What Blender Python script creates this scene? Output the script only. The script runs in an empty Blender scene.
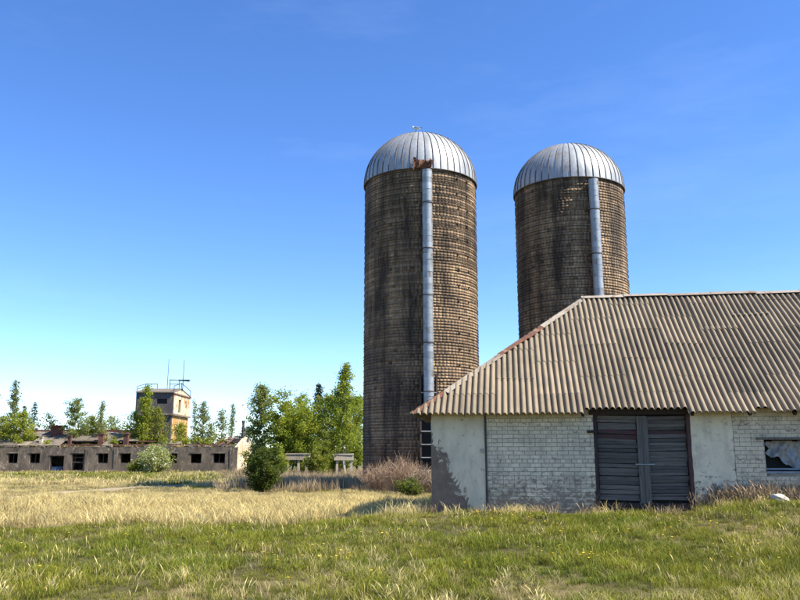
import bpy, bmesh, math, random
import numpy as np
from mathutils import Vector, Matrix

R = math.radians
random.seed(7)
S = bpy.context.scene
COL = S.collection

# ------------------------------------------------------------------ camera
EYE = 1.6
cam_d = bpy.data.cameras.new("camera")
cam_d.sensor_width = 36.0
cam_d.lens = 35.55
cam_d.clip_start = 0.1
cam_d.clip_end = 9000
cam = bpy.data.objects.new("camera", cam_d)
COL.objects.link(cam)
cam.location = (0, 0, EYE)
cam.rotation_euler = (R(90 + 11.24), 0, 0)
S.camera = cam
S.render.resolution_x = 1024
S.render.resolution_y = 768

# ------------------------------------------------------------------ sky and sun
SUN_AZ, SUN_EL = 108.0, 50.0          # azimuth clockwise from the view direction (+Y)
world = bpy.data.worlds.new("World")
S.world = world
world.use_nodes = True
wn, wl = world.node_tree.nodes, world.node_tree.links
wn.clear()
sky = wn.new("ShaderNodeTexSky")
sky.sky_type = 'NISHITA'
sky.sun_disc = False
sky.sun_elevation = R(SUN_EL)
sky.sun_rotation = R(SUN_AZ)
sky.altitude = 100
sky.air_density = 0.75
sky.dust_density = 0.0
sky.ozone_density = 3.0
hsv = wn.new("ShaderNodeHueSaturation")
hsv.inputs["Saturation"].default_value = 1.2
hsv.inputs["Hue"].default_value = 0.508
tc = wn.new("ShaderNodeTexCoord")
mp = wn.new("ShaderNodeMapping")
mp.inputs["Scale"].default_value = (1.2, 1.2, 5.0)
mp.inputs["Rotation"].default_value = (0.0, R(14), 0.0)
nz = wn.new("ShaderNodeTexNoise")
nz.inputs["Scale"].default_value = 2.4
nz.inputs["Detail"].default_value = 7
nz.inputs["Roughness"].default_value = 0.62
cr = wn.new("ShaderNodeValToRGB")
cr.color_ramp.elements[0].position = 0.52
cr.color_ramp.elements[0].color = (0, 0, 0, 1)
cr.color_ramp.elements[1].position = 0.85
cr.color_ramp.elements[1].color = (0.045, 0.045, 0.045, 1)
mx = wn.new("ShaderNodeMixRGB")
mx.inputs[2].default_value = (6.5, 7.2, 8.0, 1)      # thin cirrus veil
bg = wn.new("ShaderNodeBackground")
bg.inputs["Strength"].default_value = 0.134
wo = wn.new("ShaderNodeOutputWorld")
wl.new(sky.outputs[0], hsv.inputs["Color"])
wl.new(tc.outputs["Generated"], mp.inputs[0])
wl.new(mp.outputs[0], nz.inputs["Vector"])
wl.new(nz.outputs["Fac"], cr.inputs[0])
wl.new(cr.outputs[0], mx.inputs[0])
wl.new(hsv.outputs[0], mx.inputs[1])
wl.new(mx.outputs[0], bg.inputs["Color"])
wl.new(bg.outputs[0], wo.inputs[0])

sd = bpy.data.lights.new("sun", 'SUN')
sd.energy = 5.0
sd.angle = R(0.53)
sd.color = (1.0, 0.93, 0.80)
sun = bpy.data.objects.new("sun", sd)
COL.objects.link(sun)
dsun = Vector((math.sin(R(SUN_AZ)) * math.cos(R(SUN_EL)), math.cos(R(SUN_AZ)) * math.cos(R(SUN_EL)), math.sin(R(SUN_EL))))
sun.rotation_euler = dsun.to_track_quat('Z', 'Y').to_euler()
sun.location = dsun * 200

S.view_settings.view_transform = 'Standard'
S.view_settings.look = 'None'
S.view_settings.exposure = 1.12
S.view_settings.gamma = 1.0
S.view_settings.use_curve_mapping = False

# ------------------------------------------------------------------ helpers: meshes
class MB:
    def __init__(self):
        self.v, self.f = [], []
    def box(self, x0, x1, y0, y1, z0, z1, M=None):
        b = len(self.v)
        p = [Vector((x, y, z)) for z in (z0, z1) for y in (y0, y1) for x in (x0, x1)]
        if M is not None:
            p = [M @ q for q in p]
        self.v += [tuple(q) for q in p]
        for q in ((0, 2, 3, 1), (4, 5, 7, 6), (0, 1, 5, 4), (2, 6, 7, 3), (0, 4, 6, 2), (1, 3, 7, 5)):
            self.f.append(tuple(b + i for i in q))
        return self
    def quad(self, a, b, c, d):
        n = len(self.v)
        self.v += [tuple(a), tuple(b), tuple(c), tuple(d)]
        self.f.append((n, n + 1, n + 2, n + 3))
        return self
    def tube(self, pts, rad, n=6, cap=True):
        pts = [Vector(p) for p in pts]
        if not hasattr(rad, '__len__'):
            rad = [rad] * len(pts)
        b = len(self.v)
        for i, p in enumerate(pts):
            d = (pts[min(i + 1, len(pts) - 1)] - pts[max(i - 1, 0)])
            d = d.normalized() if d.length > 1e-9 else Vector((0, 0, 1))
            a = Vector((1, 0, 0)) if abs(d.x) < 0.8 else Vector((0, 1, 0))
            e1 = d.cross(a).normalized()
            e2 = d.cross(e1)
            for k in range(n):
                t = 2 * math.pi * k / n
                self.v.append(tuple(p + (e1 * math.cos(t) + e2 * math.sin(t)) * rad[i]))
        for i in range(len(pts) - 1):
            for k in range(n):
                k2 = (k + 1) % n
                self.f.append((b + i * n + k, b + i * n + k2, b + (i + 1) * n + k2, b + (i + 1) * n + k))
        if cap:
            self.f.append(tuple(b + k for k in range(n))[::-1])
            self.f.append(tuple(b + (len(pts) - 1) * n + k for k in range(n)))
        return self
    def mesh(self, name, mat=None, smooth=False, jitter=0.0):
        me = bpy.data.meshes.new(name)
        v = self.v
        if jitter:
            v = [(x + random.uniform(-1, 1) * jitter, y + random.uniform(-1, 1) * jitter, z + random.uniform(-1, 1) * jitter) for x, y, z in v]
        me.from_pydata(v, [], self.f)
        if mat:
            me.materials.append(mat)
        if smooth:
            me.polygons.foreach_set("use_smooth", [True] * len(me.polygons))
        me.update()
        return me
    def build(self, name, mat=None, parent=None, smooth=False, loc=None, jitter=0.0):
        return link(name, self.mesh(name, mat, smooth, jitter), parent, loc)

def link(name, me, parent=None, loc=None, rot=None):
    o = bpy.data.objects.new(name, me)
    COL.objects.link(o)
    if parent is not None:
        o.parent = parent
    if loc is not None:
        o.location = loc
    if rot is not None:
        o.rotation_euler = rot
    return o

def thing(name, label, cat, loc=(0, 0, 0), rz=0.0, group=None):
    o = bpy.data.objects.new(name, None)
    COL.objects.link(o)
    o.location = loc
    o.rotation_euler = (0, 0, rz)
    o.empty_display_size = 0.2
    tag(o, label, cat, group)
    return o

def tag(o, label, cat, group=None):
    o["label"] = label
    o["category"] = cat
    if group:
        o["group"] = group
    return o

def np_mesh(name, V, F, mat=None, col=None, smooth=False):
    """V (n,3), F (m,k) with one k, col (m,3) per face."""
    V = np.asarray(V, dtype=np.float32)
    F = np.asarray(F, dtype=np.int32)
    me = bpy.data.meshes.new(name)
    m, k = F.shape
    me.vertices.add(len(V))
    me.vertices.foreach_set("co", V.ravel())
    me.loops.add(m * k)
    me.loops.foreach_set("vertex_index", F.ravel())
    me.polygons.add(m)
    me.polygons.foreach_set("loop_start", np.arange(0, m * k, k, dtype=np.int32))
    me.polygons.foreach_set("loop_total", np.full(m, k, dtype=np.int32))
    if smooth:
        me.polygons.foreach_set("use_smooth", np.ones(m, dtype=bool))
    if mat:
        me.materials.append(mat)
    me.update(calc_edges=True)
    if col is not None:
        at = me.attributes.new("tint", 'FLOAT_COLOR', 'FACE')
        c = np.ones((m, 4), dtype=np.float32)
        c[:, :3] = col
        at.data.foreach_set("color", c.ravel())
    return me

def wall_grid(w, h, t, holes, top=None):
    """A wall w x h x t standing on x axis, front face at y=0, back at y=t, rectangular openings."""
    xs = sorted(set([0, w] + [q for o in holes for q in (max(0, o[0]), min(w, o[1]))]))
    zs = sorted(set([0, h] + [q for o in holes for q in (max(0, o[2]), min(h, o[3]))]))
    def solid(i, j):
        if i < 0 or j < 0 or i >= len(xs) - 1 or j >= len(zs) - 1:
            return False
        cx, cz = (xs[i] + xs[i + 1]) / 2, (zs[j] + zs[j + 1]) / 2
        return not any(o[0] < cx < o[1] and o[2] < cz < o[3] for o in holes)
    m = MB()
    for i in range(len(xs) - 1):
        for j in range(len(zs) - 1):
            if not solid(i, j):
                continue
            x0, x1, z0, z1 = xs[i], xs[i + 1], zs[j], zs[j + 1]
            m.quad((x0, 0, z0), (x1, 0, z0), (x1, 0, z1), (x0, 0, z1))
            m.quad((x1, t, z0), (x0, t, z0), (x0, t, z1), (x1, t, z1))
            if not solid(i - 1, j): m.quad((x0, t, z0), (x0, 0, z0), (x0, 0, z1), (x0, t, z1))
            if not solid(i + 1, j): m.quad((x1, 0, z0), (x1, t, z0), (x1, t, z1), (x1, 0, z1))
            if not solid(i, j - 1): m.quad((x0, t, z0), (x1, t, z0), (x1, 0, z0), (x0, 0, z0))
            if not solid(i, j + 1): m.quad((x0, 0, z1), (x1, 0, z1), (x1, t, z1), (x0, t, z1))
    return m

# ------------------------------------------------------------------ helpers: materials
def new_mat(name):
    m = bpy.data.materials.new(name)
    m.use_nodes = True
    n = m.node_tree.nodes
    return m, n, m.node_tree.links, n["Principled BSDF"]

def mixc(n, l, fac, a, b, blend='MIX'):
    x = n.new("ShaderNodeMixRGB")
    x.blend_type = blend
    for s, v in ((0, fac), (1, a), (2, b)):
        if hasattr(v, "is_linked"):
            l.new(v, x.inputs[s])
        elif s == 0:
            x.inputs[0].default_value = v
        else:
            x.inputs[s].default_value = (*v, 1)
    return x.outputs[0]

def noise(n, l, vec, scale, detail=6, rough=0.6, stretch=None, dist=0.0):
    if stretch:
        mpn = n.new("ShaderNodeMapping")
        mpn.inputs["Scale"].default_value = stretch
        l.new(vec, mpn.inputs[0])
        vec = mpn.outputs[0]
    t = n.new("ShaderNodeTexNoise")
    t.inputs["Scale"].default_value = scale
    t.inputs["Detail"].default_value = detail
    t.inputs["Roughness"].default_value = rough
    t.inputs["Distortion"].default_value = dist
    l.new(vec, t.inputs["Vector"])
    return t.outputs["Fac"]

def ramp(n, l, fac, lo, hi, a=0.0, b=1.0):
    r = n.new("ShaderNodeMapRange")
    r.inputs["From Min"].default_value = lo
    r.inputs["From Max"].default_value = hi
    r.inputs["To Min"].default_value = a
    r.inputs["To Max"].default_value = b
    l.new(fac, r.inputs["Value"])
    return r.outputs[0]

def math_n(n, l, op, a, b=0.5, clamp=False):
    x = n.new("ShaderNodeMath")
    x.operation = op
    x.use_clamp = clamp
    for s, v in ((0, a), (1, b)):
        if hasattr(v, "is_linked"):
            l.new(v, x.inputs[s])
        else:
            x.inputs[s].default_value = v
    return x.outputs[0]

def bump(n, l, bsdf, h, strength=0.4, dist=0.02):
    b = n.new("ShaderNodeBump")
    b.inputs["Strength"].default_value = strength
    b.inputs["Distance"].default_value = dist
    l.new(h, b.inputs["Height"])
    l.new(b.outputs[0], bsdf.inputs["Normal"])

def pos(n):
    return n.new("ShaderNodeNewGeometry").outputs["Position"]

def objrand(n):
    return n.new("ShaderNodeObjectInfo").outputs["Random"]

def rough_mat(name, c1, c2, c3=None, scale=3.0, stretch=None, rough=0.9, rand=0.25, c3_lo=0.58, c3_hi=0.66, bstr=0.4, bdist=0.01, metal=0.0, fine=40.0):
    """weathered surface: two colours on broad noise, a third in ragged patches, per-object variation"""
    m, n, l, b = new_mat(name)
    p = pos(n)
    oi = n.new("ShaderNodeObjectInfo")
    off = n.new("ShaderNodeVectorMath")
    off.operation = 'ADD'
    l.new(p, off.inputs[0])
    cx = n.new("ShaderNodeCombineXYZ")
    l.new(math_n(n, l, 'MULTIPLY', oi.outputs["Random"], 37.0), cx.inputs[0])
    l.new(math_n(n, l, 'MULTIPLY', oi.outputs["Random"], 11.0), cx.inputs[2])
    l.new(cx.outputs[0], off.inputs[1])
    vec = off.outputs[0]
    n1 = noise(n, l, vec, scale, 6, 0.62, stretch)
    c = mixc(n, l, ramp(n, l, n1, 0.3, 0.7), c1, c2)
    if c3:
        n2 = noise(n, l, vec, scale * 0.8 + 1.3, 8, 0.66, stretch, 0.4)
        c = mixc(n, l, ramp(n, l, n2, c3_lo, c3_hi), c, c3)
    nf = noise(n, l, vec, fine, 4, 0.7, stretch)
    c = mixc(n, l, 0.5, c, mixc(n, l, ramp(n, l, nf, 0.3, 0.7), (0.35, 0.35, 0.35), (1.0, 1.0, 1.0)), 'MULTIPLY') if fine else c
    if rand:
        v = ramp(n, l, oi.outputs["Random"], 0, 1, 1 - rand, 1 + rand * 0.6)
        g = n.new("ShaderNodeCombineXYZ")
        for i in range(3):
            l.new(v, g.inputs[i])
        c = mixc(n, l, 1.0, c, g.outputs[0], 'MULTIPLY')
    l.new(c, b.inputs["Base Color"])
    b.inputs["Roughness"].default_value = rough
    b.inputs["Metallic"].default_value = metal
    if bstr:
        bump(n, l, b, nf, bstr, bdist)
    return m

def leaf_mat(name, trans=0.4, gain=1.0):
    m, n, l, b = new_mat(name)
    at = n.new("ShaderNodeAttribute")
    at.attribute_name = "tint"
    b.inputs["Roughness"].default_value = 0.55
    b.inputs["Specular IOR Level"].default_value = 0.25
    l.new(at.outputs["Color"], b.inputs["Base Color"])
    tr = n.new("ShaderNodeBsdfTranslucent")
    l.new(mixc(n, l, 1.0, at.outputs["Color"], (1.25, 1.3, 0.7), 'MULTIPLY'), tr.inputs["Color"])
    mx_ = n.new("ShaderNodeMixShader")
    mx_.inputs[0].default_value = trans
    l.new(b.outputs[0], mx_.inputs[1])
    l.new(tr.outputs[0], mx_.inputs[2])
    l.new(mx_.outputs[0], n["Material Output"].inputs["Surface"])
    return m

def grass_mat(name, root, tip_a, tip_b, trans=0.3, drift=0.35):
    m, n, l, b = new_mat(name)
    at = n.new("ShaderNodeAttribute")
    at.attribute_name = "tint"                      # r: height along blade, g: random per blade
    sep = n.new("ShaderNodeSeparateColor")
    l.new(at.outputs["Color"], sep.inputs[0])
    p = pos(n)
    drift_n = noise(n, l, p, drift, 6, 0.7)
    mixv = math_n(n, l, 'ADD', math_n(n, l, 'MULTIPLY', sep.outputs[1], 0.55), math_n(n, l, 'MULTIPLY', ramp(n, l, drift_n, 0.38, 0.62), 0.62), True)
    c = mixc(n, l, mixv, tip_a, tip_b)
    c = mixc(n, l, sep.outputs[0], root, c)
    oi = objrand(n)
    v = ramp(n, l, oi, 0, 1, 0.55, 1.3)
    g = n.new("ShaderNodeCombineXYZ")
    for i in range(3):
        l.new(v, g.inputs[i])
    c = mixc(n, l, 1.0, c, g.outputs[0], 'MULTIPLY')
    l.new(c, b.inputs["Base Color"])
    b.inputs["Roughness"].default_value = 0.6
    b.inputs["Specular IOR Level"].default_value = 0.2
    tr = n.new("ShaderNodeBsdfTranslucent")
    l.new(c, tr.inputs["Color"])
    mx_ = n.new("ShaderNodeMixShader")
    mx_.inputs[0].default_value = trans
    l.new(b.outputs[0], mx_.inputs[1])
    l.new(tr.outputs[0], mx_.inputs[2])
    l.new(mx_.outputs[0], n["Material Output"].inputs["Surface"])
    return m

# ------------------------------------------------------------------ materials
M = {}
def sheet_mat():
    m, n, l, b = new_mat('asbestos_sheet')
    t = n.new("ShaderNodeTexCoord")
    o = t.outputs["Object"]
    oi = objrand(n)
    n1 = noise(n, l, o, 1.3, 7, 0.65)
    c = mixc(n, l, ramp(n, l, n1, 0.3, 0.7), (0.262, 0.208, 0.136), (0.18, 0.142, 0.094))
    run = noise(n, l, o, 7.0, 6, 0.6, (1.0, 0.06, 1.0))                 # dark runs down the slope
    c = mixc(n, l, ramp(n, l, run, 0.50, 0.72, 0.0, 0.7), c, (0.085, 0.066, 0.045))
    li = noise(n, l, o, 9.0, 8, 0.75)                                     # pale lichen
    c = mixc(n, l, ramp(n, l, li, 0.62, 0.70, 0.0, 0.5), c, (0.40, 0.35, 0.24))
    mo = noise(n, l, o, 2.1, 9, 0.75, None, 0.8)                         # moss
    c = mixc(n, l, ramp(n, l, mo, 0.62, 0.72, 0.0, 0.65), c, (0.10, 0.095, 0.04))
    v = ramp(n, l, oi, 0, 1, 0.78, 1.14)
    g = n.new("ShaderNodeCombineXYZ")
    for k in range(3):
        l.new(v, g.inputs[k])
    c = mixc(n, l, 1.0, c, g.outputs[0], 'MULTIPLY')
    l.new(c, b.inputs["Base Color"])
    b.inputs["Roughness"].default_value = 0.93
    bump(n, l, b, noise(n, l, o, 40, 5, 0.7), 0.25, 0.004)
    return m
M['asbestos'] = sheet_mat()
M['rust'] = rough_mat('rusted_metal', (0.20, 0.075, 0.035), (0.11, 0.045, 0.025), (0.30, 0.17, 0.10), 5.0, None, 0.85, 0.2)
M['pale_metal'] = rough_mat('pale_flashing', (0.40, 0.345, 0.275), (0.28, 0.235, 0.185), (0.24, 0.12, 0.065), 3.0, None, 0.8, 0.25, 0.54, 0.66)
M['galv'] = rough_mat('galvanised_sheet', (0.44, 0.46, 0.47), (0.34, 0.355, 0.365), (0.24, 0.185, 0.14), 1.2, (1, 1, 0.35), 0.5, 0.16, 0.53, 0.76, 0.06, 0.003, metal=0.25, fine=14)
M['chute'] = rough_mat('galvanised_chute', (0.42, 0.45, 0.47), (0.30, 0.32, 0.335), (0.15, 0.105, 0.075), 1.3, (1, 1, 0.4), 0.5, 0.22, 0.54, 0.70, 0.1, 0.004, metal=0.35, fine=20)
M['seam'] = rough_mat('dome_seam', (0.10, 0.09, 0.085), (0.06, 0.055, 0.05), (0.17, 0.09, 0.05), 2.0, None, 0.7, 0.2, fine=0, bstr=0)
M['hoop'] = rough_mat('hoop_steel', (0.075, 0.052, 0.038), (0.04, 0.03, 0.024), (0.13, 0.07, 0.035), 1.5, None, 0.85, 0.1, fine=0, bstr=0)
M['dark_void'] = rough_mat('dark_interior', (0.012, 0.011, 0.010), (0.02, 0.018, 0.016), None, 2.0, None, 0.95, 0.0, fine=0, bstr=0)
M['grey_wood'] = rough_mat('weathered_wood', (0.20, 0.165, 0.135), (0.11, 0.09, 0.074), (0.04, 0.031, 0.026), 2.2, (1.0, 1.0, 14.0), 0.9, 0.35, 0.56, 0.70, 0.6, 0.006, fine=26)
M['post_wood'] = rough_mat('weathered_post', (0.19, 0.165, 0.135), (0.12, 0.10, 0.083), (0.05, 0.042, 0.036), 2.2, (12.0, 12.0, 0.8), 0.9, 0.2, 0.56, 0.70, 0.6, 0.006, fine=26)
M['red_wood'] = rough_mat('faded_red_board', (0.13, 0.035, 0.028), (0.075, 0.05, 0.045), (0.05, 0.042, 0.04), 3.0, (1.5, 1.5, 10.0), 0.9, 0.2, 0.5, 0.62, 0.5, 0.006)
M['frame_wood'] = rough_mat('dark_frame', (0.06, 0.03, 0.026), (0.03, 0.022, 0.02), None, 4.0, (8, 8, 1), 0.9, 0.2)
M['blue_wood'] = rough_mat('blue_grey_sill', (0.30, 0.34, 0.38), (0.22, 0.24, 0.26), (0.10, 0.09, 0.08), 5.0, (1, 1, 8), 0.85, 0.2, 0.55, 0.66)
M['concrete'] = rough_mat('pale_concrete', (0.56, 0.48, 0.36), (0.44, 0.37, 0.28), (0.20, 0.18, 0.15), 2.0, None, 0.92, 0.2)
M['stone'] = rough_mat('pale_stone', (0.62, 0.57, 0.48), (0.48, 0.43, 0.36), None, 6.0, None, 0.9, 0.1)
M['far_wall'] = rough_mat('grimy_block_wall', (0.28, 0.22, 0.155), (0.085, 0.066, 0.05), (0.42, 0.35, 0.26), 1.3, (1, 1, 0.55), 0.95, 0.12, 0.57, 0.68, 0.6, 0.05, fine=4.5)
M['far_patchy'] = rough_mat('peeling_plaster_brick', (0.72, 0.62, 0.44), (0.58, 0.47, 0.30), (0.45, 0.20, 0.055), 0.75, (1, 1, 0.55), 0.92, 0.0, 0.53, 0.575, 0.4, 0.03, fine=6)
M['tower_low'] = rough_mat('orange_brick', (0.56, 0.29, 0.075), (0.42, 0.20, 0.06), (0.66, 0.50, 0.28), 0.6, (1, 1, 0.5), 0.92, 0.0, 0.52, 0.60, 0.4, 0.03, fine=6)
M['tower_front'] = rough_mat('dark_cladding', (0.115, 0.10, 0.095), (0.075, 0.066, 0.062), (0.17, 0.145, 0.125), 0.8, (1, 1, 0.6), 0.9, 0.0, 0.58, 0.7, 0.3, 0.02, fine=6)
M['far_roof'] = rough_mat('weathered_slate', (0.27, 0.22, 0.175), (0.18, 0.145, 0.115), (0.13, 0.12, 0.045), 1.0, None, 0.92, 0.45, 0.50, 0.62, fine=5)
M['far_beam'] = rough_mat('red_brown_beam', (0.16, 0.06, 0.045), (0.10, 0.045, 0.035), None, 1.0, None, 0.9, 0.2, fine=0, bstr=0)
M['brick_red'] = rough_mat('sooty_red_brick', (0.20, 0.075, 0.05), (0.11, 0.05, 0.04), None, 2.0, None, 0.9, 0.2, fine=6)
M['iron'] = rough_mat('dark_iron', (0.07, 0.055, 0.05), (0.045, 0.035, 0.03), None, 3.0, None, 0.7, 0.1, fine=0, bstr=0)
M['bark'] = rough_mat('brown_bark', (0.10, 0.085, 0.07), (0.055, 0.047, 0.04), None, 6.0, (1, 1, 0.4), 0.95, 0.15)
M['birch_bark'] = rough_mat('birch_bark', (0.48, 0.45, 0.40), (0.33, 0.31, 0.27), (0.06, 0.055, 0.05), 4.0, (1, 1, 3.0), 0.9, 0.1, 0.58, 0.64, fine=0, bstr=0)
M['leaf'] = leaf_mat('leaf', 0.5)
M['needle'] = leaf_mat('needle', 0.15)
M['twig'] = leaf_mat('twig', 0.0)

# painted brick and plaster of the near shed
def painted(name, paint_a, paint_b, bare, peel_lo, peel_hi, foot=True, rand=0.14, brick=True):
    m, n, l, b = new_mat(name)
    p = pos(n)
    n1 = noise(n, l, p, 1.7, 7, 0.62)
    c = mixc(n, l, ramp(n, l, n1, 0.3, 0.7), paint_a, paint_b)
    oi = objrand(n)
    v = ramp(n, l, oi, 0, 1, 1 - rand, 1 + rand * 0.5)
    g = n.new("ShaderNodeCombineXYZ")
    for i in range(3):
        l.new(v, g.inputs[i])
    c = mixc(n, l, 1.0, c, g.outputs[0], 'MULTIPLY')
    # rain and splash dirt
    nd = noise(n, l, p, 2.6, 8, 0.68, (1, 1, 0.5))
    c = mixc(n, l, ramp(n, l, nd, 0.46, 0.72, 0.0, 0.6), c, (0.20, 0.165, 0.13))
    pe = noise(n, l, p, 7.5, 9, 0.72, (1, 1, 1.6), 0.5)
    if foot:
        sp = n.new("ShaderNodeSeparateXYZ")
        l.new(p, sp.inputs[0])
        low = ramp(n, l, sp.outputs[2], 0.45, 1.35, 0.17, 0.0)
        pe = math_n(n, l, 'ADD', pe, low)
    pf = ramp(n, l, pe, peel_lo, peel_hi)
    c = mixc(n, l, pf, c, bare)
    l.new(c, b.inputs["Base Color"])
    b.inputs["Roughness"].default_value = 0.85
    nf = noise(n, l, p, 45, 5, 0.7)
    h = math_n(n, l, 'SUBTRACT', math_n(n, l, 'MULTIPLY', nf, 0.5), pf)
    bump(n, l, b, h, 0.5, 0.006)
    return m

M['white_brick'] = painted('white_painted_brick', (0.80, 0.655, 0.45), (0.65, 0.525, 0.355), (0.25, 0.185, 0.125), 0.55, 0.66)
M['mortar'] = rough_mat('mortar', (0.40, 0.345, 0.265), (0.30, 0.255, 0.195), (0.17, 0.14, 0.105), 3.0, None, 0.95, 0.0)
M['plaster'] = painted('white_plaster', (0.80, 0.655, 0.45), (0.65, 0.525, 0.355), (0.24, 0.17, 0.115), 0.605, 0.65, True, 0.0)

# the left pier: plaster that has come off in one big ragged patch
def pier_mat():
    m, n, l, b = new_mat('peeling_pier_plaster')
    t = n.new("ShaderNodeTexCoord")
    o = t.outputs["Object"]
    sp = n.new("ShaderNodeSeparateXYZ")
    l.new(o, sp.inputs[0])
    n1 = noise(n, l, o, 1.7, 7, 0.62)
    c = mixc(n, l, ramp(n, l, n1, 0.3, 0.7), (0.79, 0.645, 0.445), (0.62, 0.50, 0.34))
    nd = noise(n, l, o, 2.2, 8, 0.7, (1, 1, 0.35))
    c = mixc(n, l, ramp(n, l, nd, 0.45, 0.72, 0.0, 0.6), c, (0.23, 0.185, 0.135))
    nr = noise(n, l, o, 4.2, 9, 0.7, (1.0, 1.0, 0.8), 0.6)
    # ragged edge running from the upper left to the lower middle
    edge = math_n(n, l, 'ADD', math_n(n, l, 'MULTIPLY', sp.outputs[0], 1.25), math_n(n, l, 'MULTIPLY', sp.outputs[2], 0.62))
    e2 = math_n(n, l, 'ADD', math_n(n, l, 'ADD', edge, 0.2), math_n(n, l, 'MULTIPLY', nr, -1.9))
    pf = ramp(n, l, e2, 0.55, 0.64, 1.0, 0.0)
    small = ramp(n, l, noise(n, l, o, 7.0, 8, 0.75), 0.62, 0.66)
    pf = math_n(n, l, 'MAXIMUM', pf, small)
    nb = noise(n, l, o, 6.0, 6, 0.7)
    bare = mixc(n, l, ramp(n, l, nb, 0.35, 0.65), (0.25, 0.17, 0.115), (0.16, 0.11, 0.078))
    c = mixc(n, l, pf, c, bare)
    l.new(c, b.inputs["Base Color"])
    b.inputs["Roughness"].default_value = 0.9
    nf = noise(n, l, o, 45, 5, 0.7)
    h = math_n(n, l, 'SUBTRACT', math_n(n, l, 'MULTIPLY', nf, 0.4), pf)
    bump(n, l, b, h, 0.7, 0.012)
    return m
M['pier'] = pier_mat()

# silo masonry: tinted per block, soaked in dark streaks
def silo_mat():
    m, n, l, b = new_mat('silo_blocks')
    at = n.new("ShaderNodeAttribute")
    at.attribute_name = "tint"
    t = n.new("ShaderNodeTexCoord")
    o = t.outputs["Object"]
    st = noise(n, l, o, 1.5, 8, 0.66, (1.0, 1.0, 0.10), 0.3)
    bl = noise(n, l, o, 0.45, 5, 0.6)
    f = math_n(n, l, 'ADD', math_n(n, l, 'MULTIPLY', st, 0.65), math_n(n, l, 'MULTIPLY', bl, 0.35))
    c = mixc(n, l, ramp(n, l, f, 0.40, 0.59, 0.08, 0.94), at.outputs["Color"], (0.046, 0.031, 0.020))
    nf = noise(n, l, o, 16, 5, 0.7)
    c = mixc(n, l, 0.6, c, mixc(n, l, ramp(n, l, nf, 0.3, 0.7), (0.4, 0.4, 0.4), (1, 1, 1)), 'MULTIPLY')
    l.new(c, b.inputs["Base Color"])
    b.inputs["Roughness"].default_value = 0.9
    bump(n, l, b, nf, 0.4, 0.01)
    return m
M['silo'] = silo_mat()

# ------------------------------------------------------------------ terrain
rng = np.random.default_rng(11)
_LAT = rng.random((256, 256))
def vnoise(x, y):
    x = np.asarray(x, float); y = np.asarray(y, float)
    xi = np.floor(x).astype(int); yi = np.floor(y).astype(int)
    fx = x - xi; fy = y - yi
    fx = fx * fx * (3 - 2 * fx); fy = fy * fy * (3 - 2 * fy)
    a = _LAT[xi % 256, yi % 256]; b = _LAT[(xi + 1) % 256, yi % 256]
    c = _LAT[xi % 256, (yi + 1) % 256]; d = _LAT[(xi + 1) % 256, (yi + 1) % 256]
    return (a * (1 - fx) + b * fx) * (1 - fy) + (c * (1 - fx) + d * fx) * fy

def sst(x, a, b):
    t = np.clip((np.asarray(x, float) - a) / (b - a), 0, 1)
    return t * t * (3 - 2 * t)

def gz(x, y):
    x = np.asarray(x, float); y = np.asarray(y, float)
    m = 0.25 * sst(x, -2.6, 1.0) * sst(y, 11, 18.2) + 0.34 * sst(x, 5.9, 8.0) * sst(y, 12, 17.5)
    drop = 1 - sst(y, 18.8, 22.5) * (1 - sst(x, 0.6, 1.8))
    drop2 = 1 - sst(y, 28, 36)
    m = m * np.minimum(drop, drop2)
    r = 0.10 * (vnoise(x / 2.3, y / 2.3) - 0.5) + 0.05 * (vnoise(x / 0.7 + 9, y / 0.7) - 0.5)
    r = r * (1 - sst(y, 60, 120) * 0.5)
    return m + r

def gz1(x, y):
    return float(gz(x, y))

# ground cover weights -------------------------------------------------
def path_x(y):
    return -15.7 + 0.0125 * (np.asarray(y, float) - 30) ** 2 * (np.asarray(y, float) > 30) + 0.5 * (vnoise(np.asarray(y, float) / 5.0, 3.3) - 0.5)

def path_d(x, y):
    """distance from the centre of the worn track"""
    xc = path_x(y)
    return np.abs(x - xc) / 1.0, (y > 14) & (y < 46)

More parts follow.
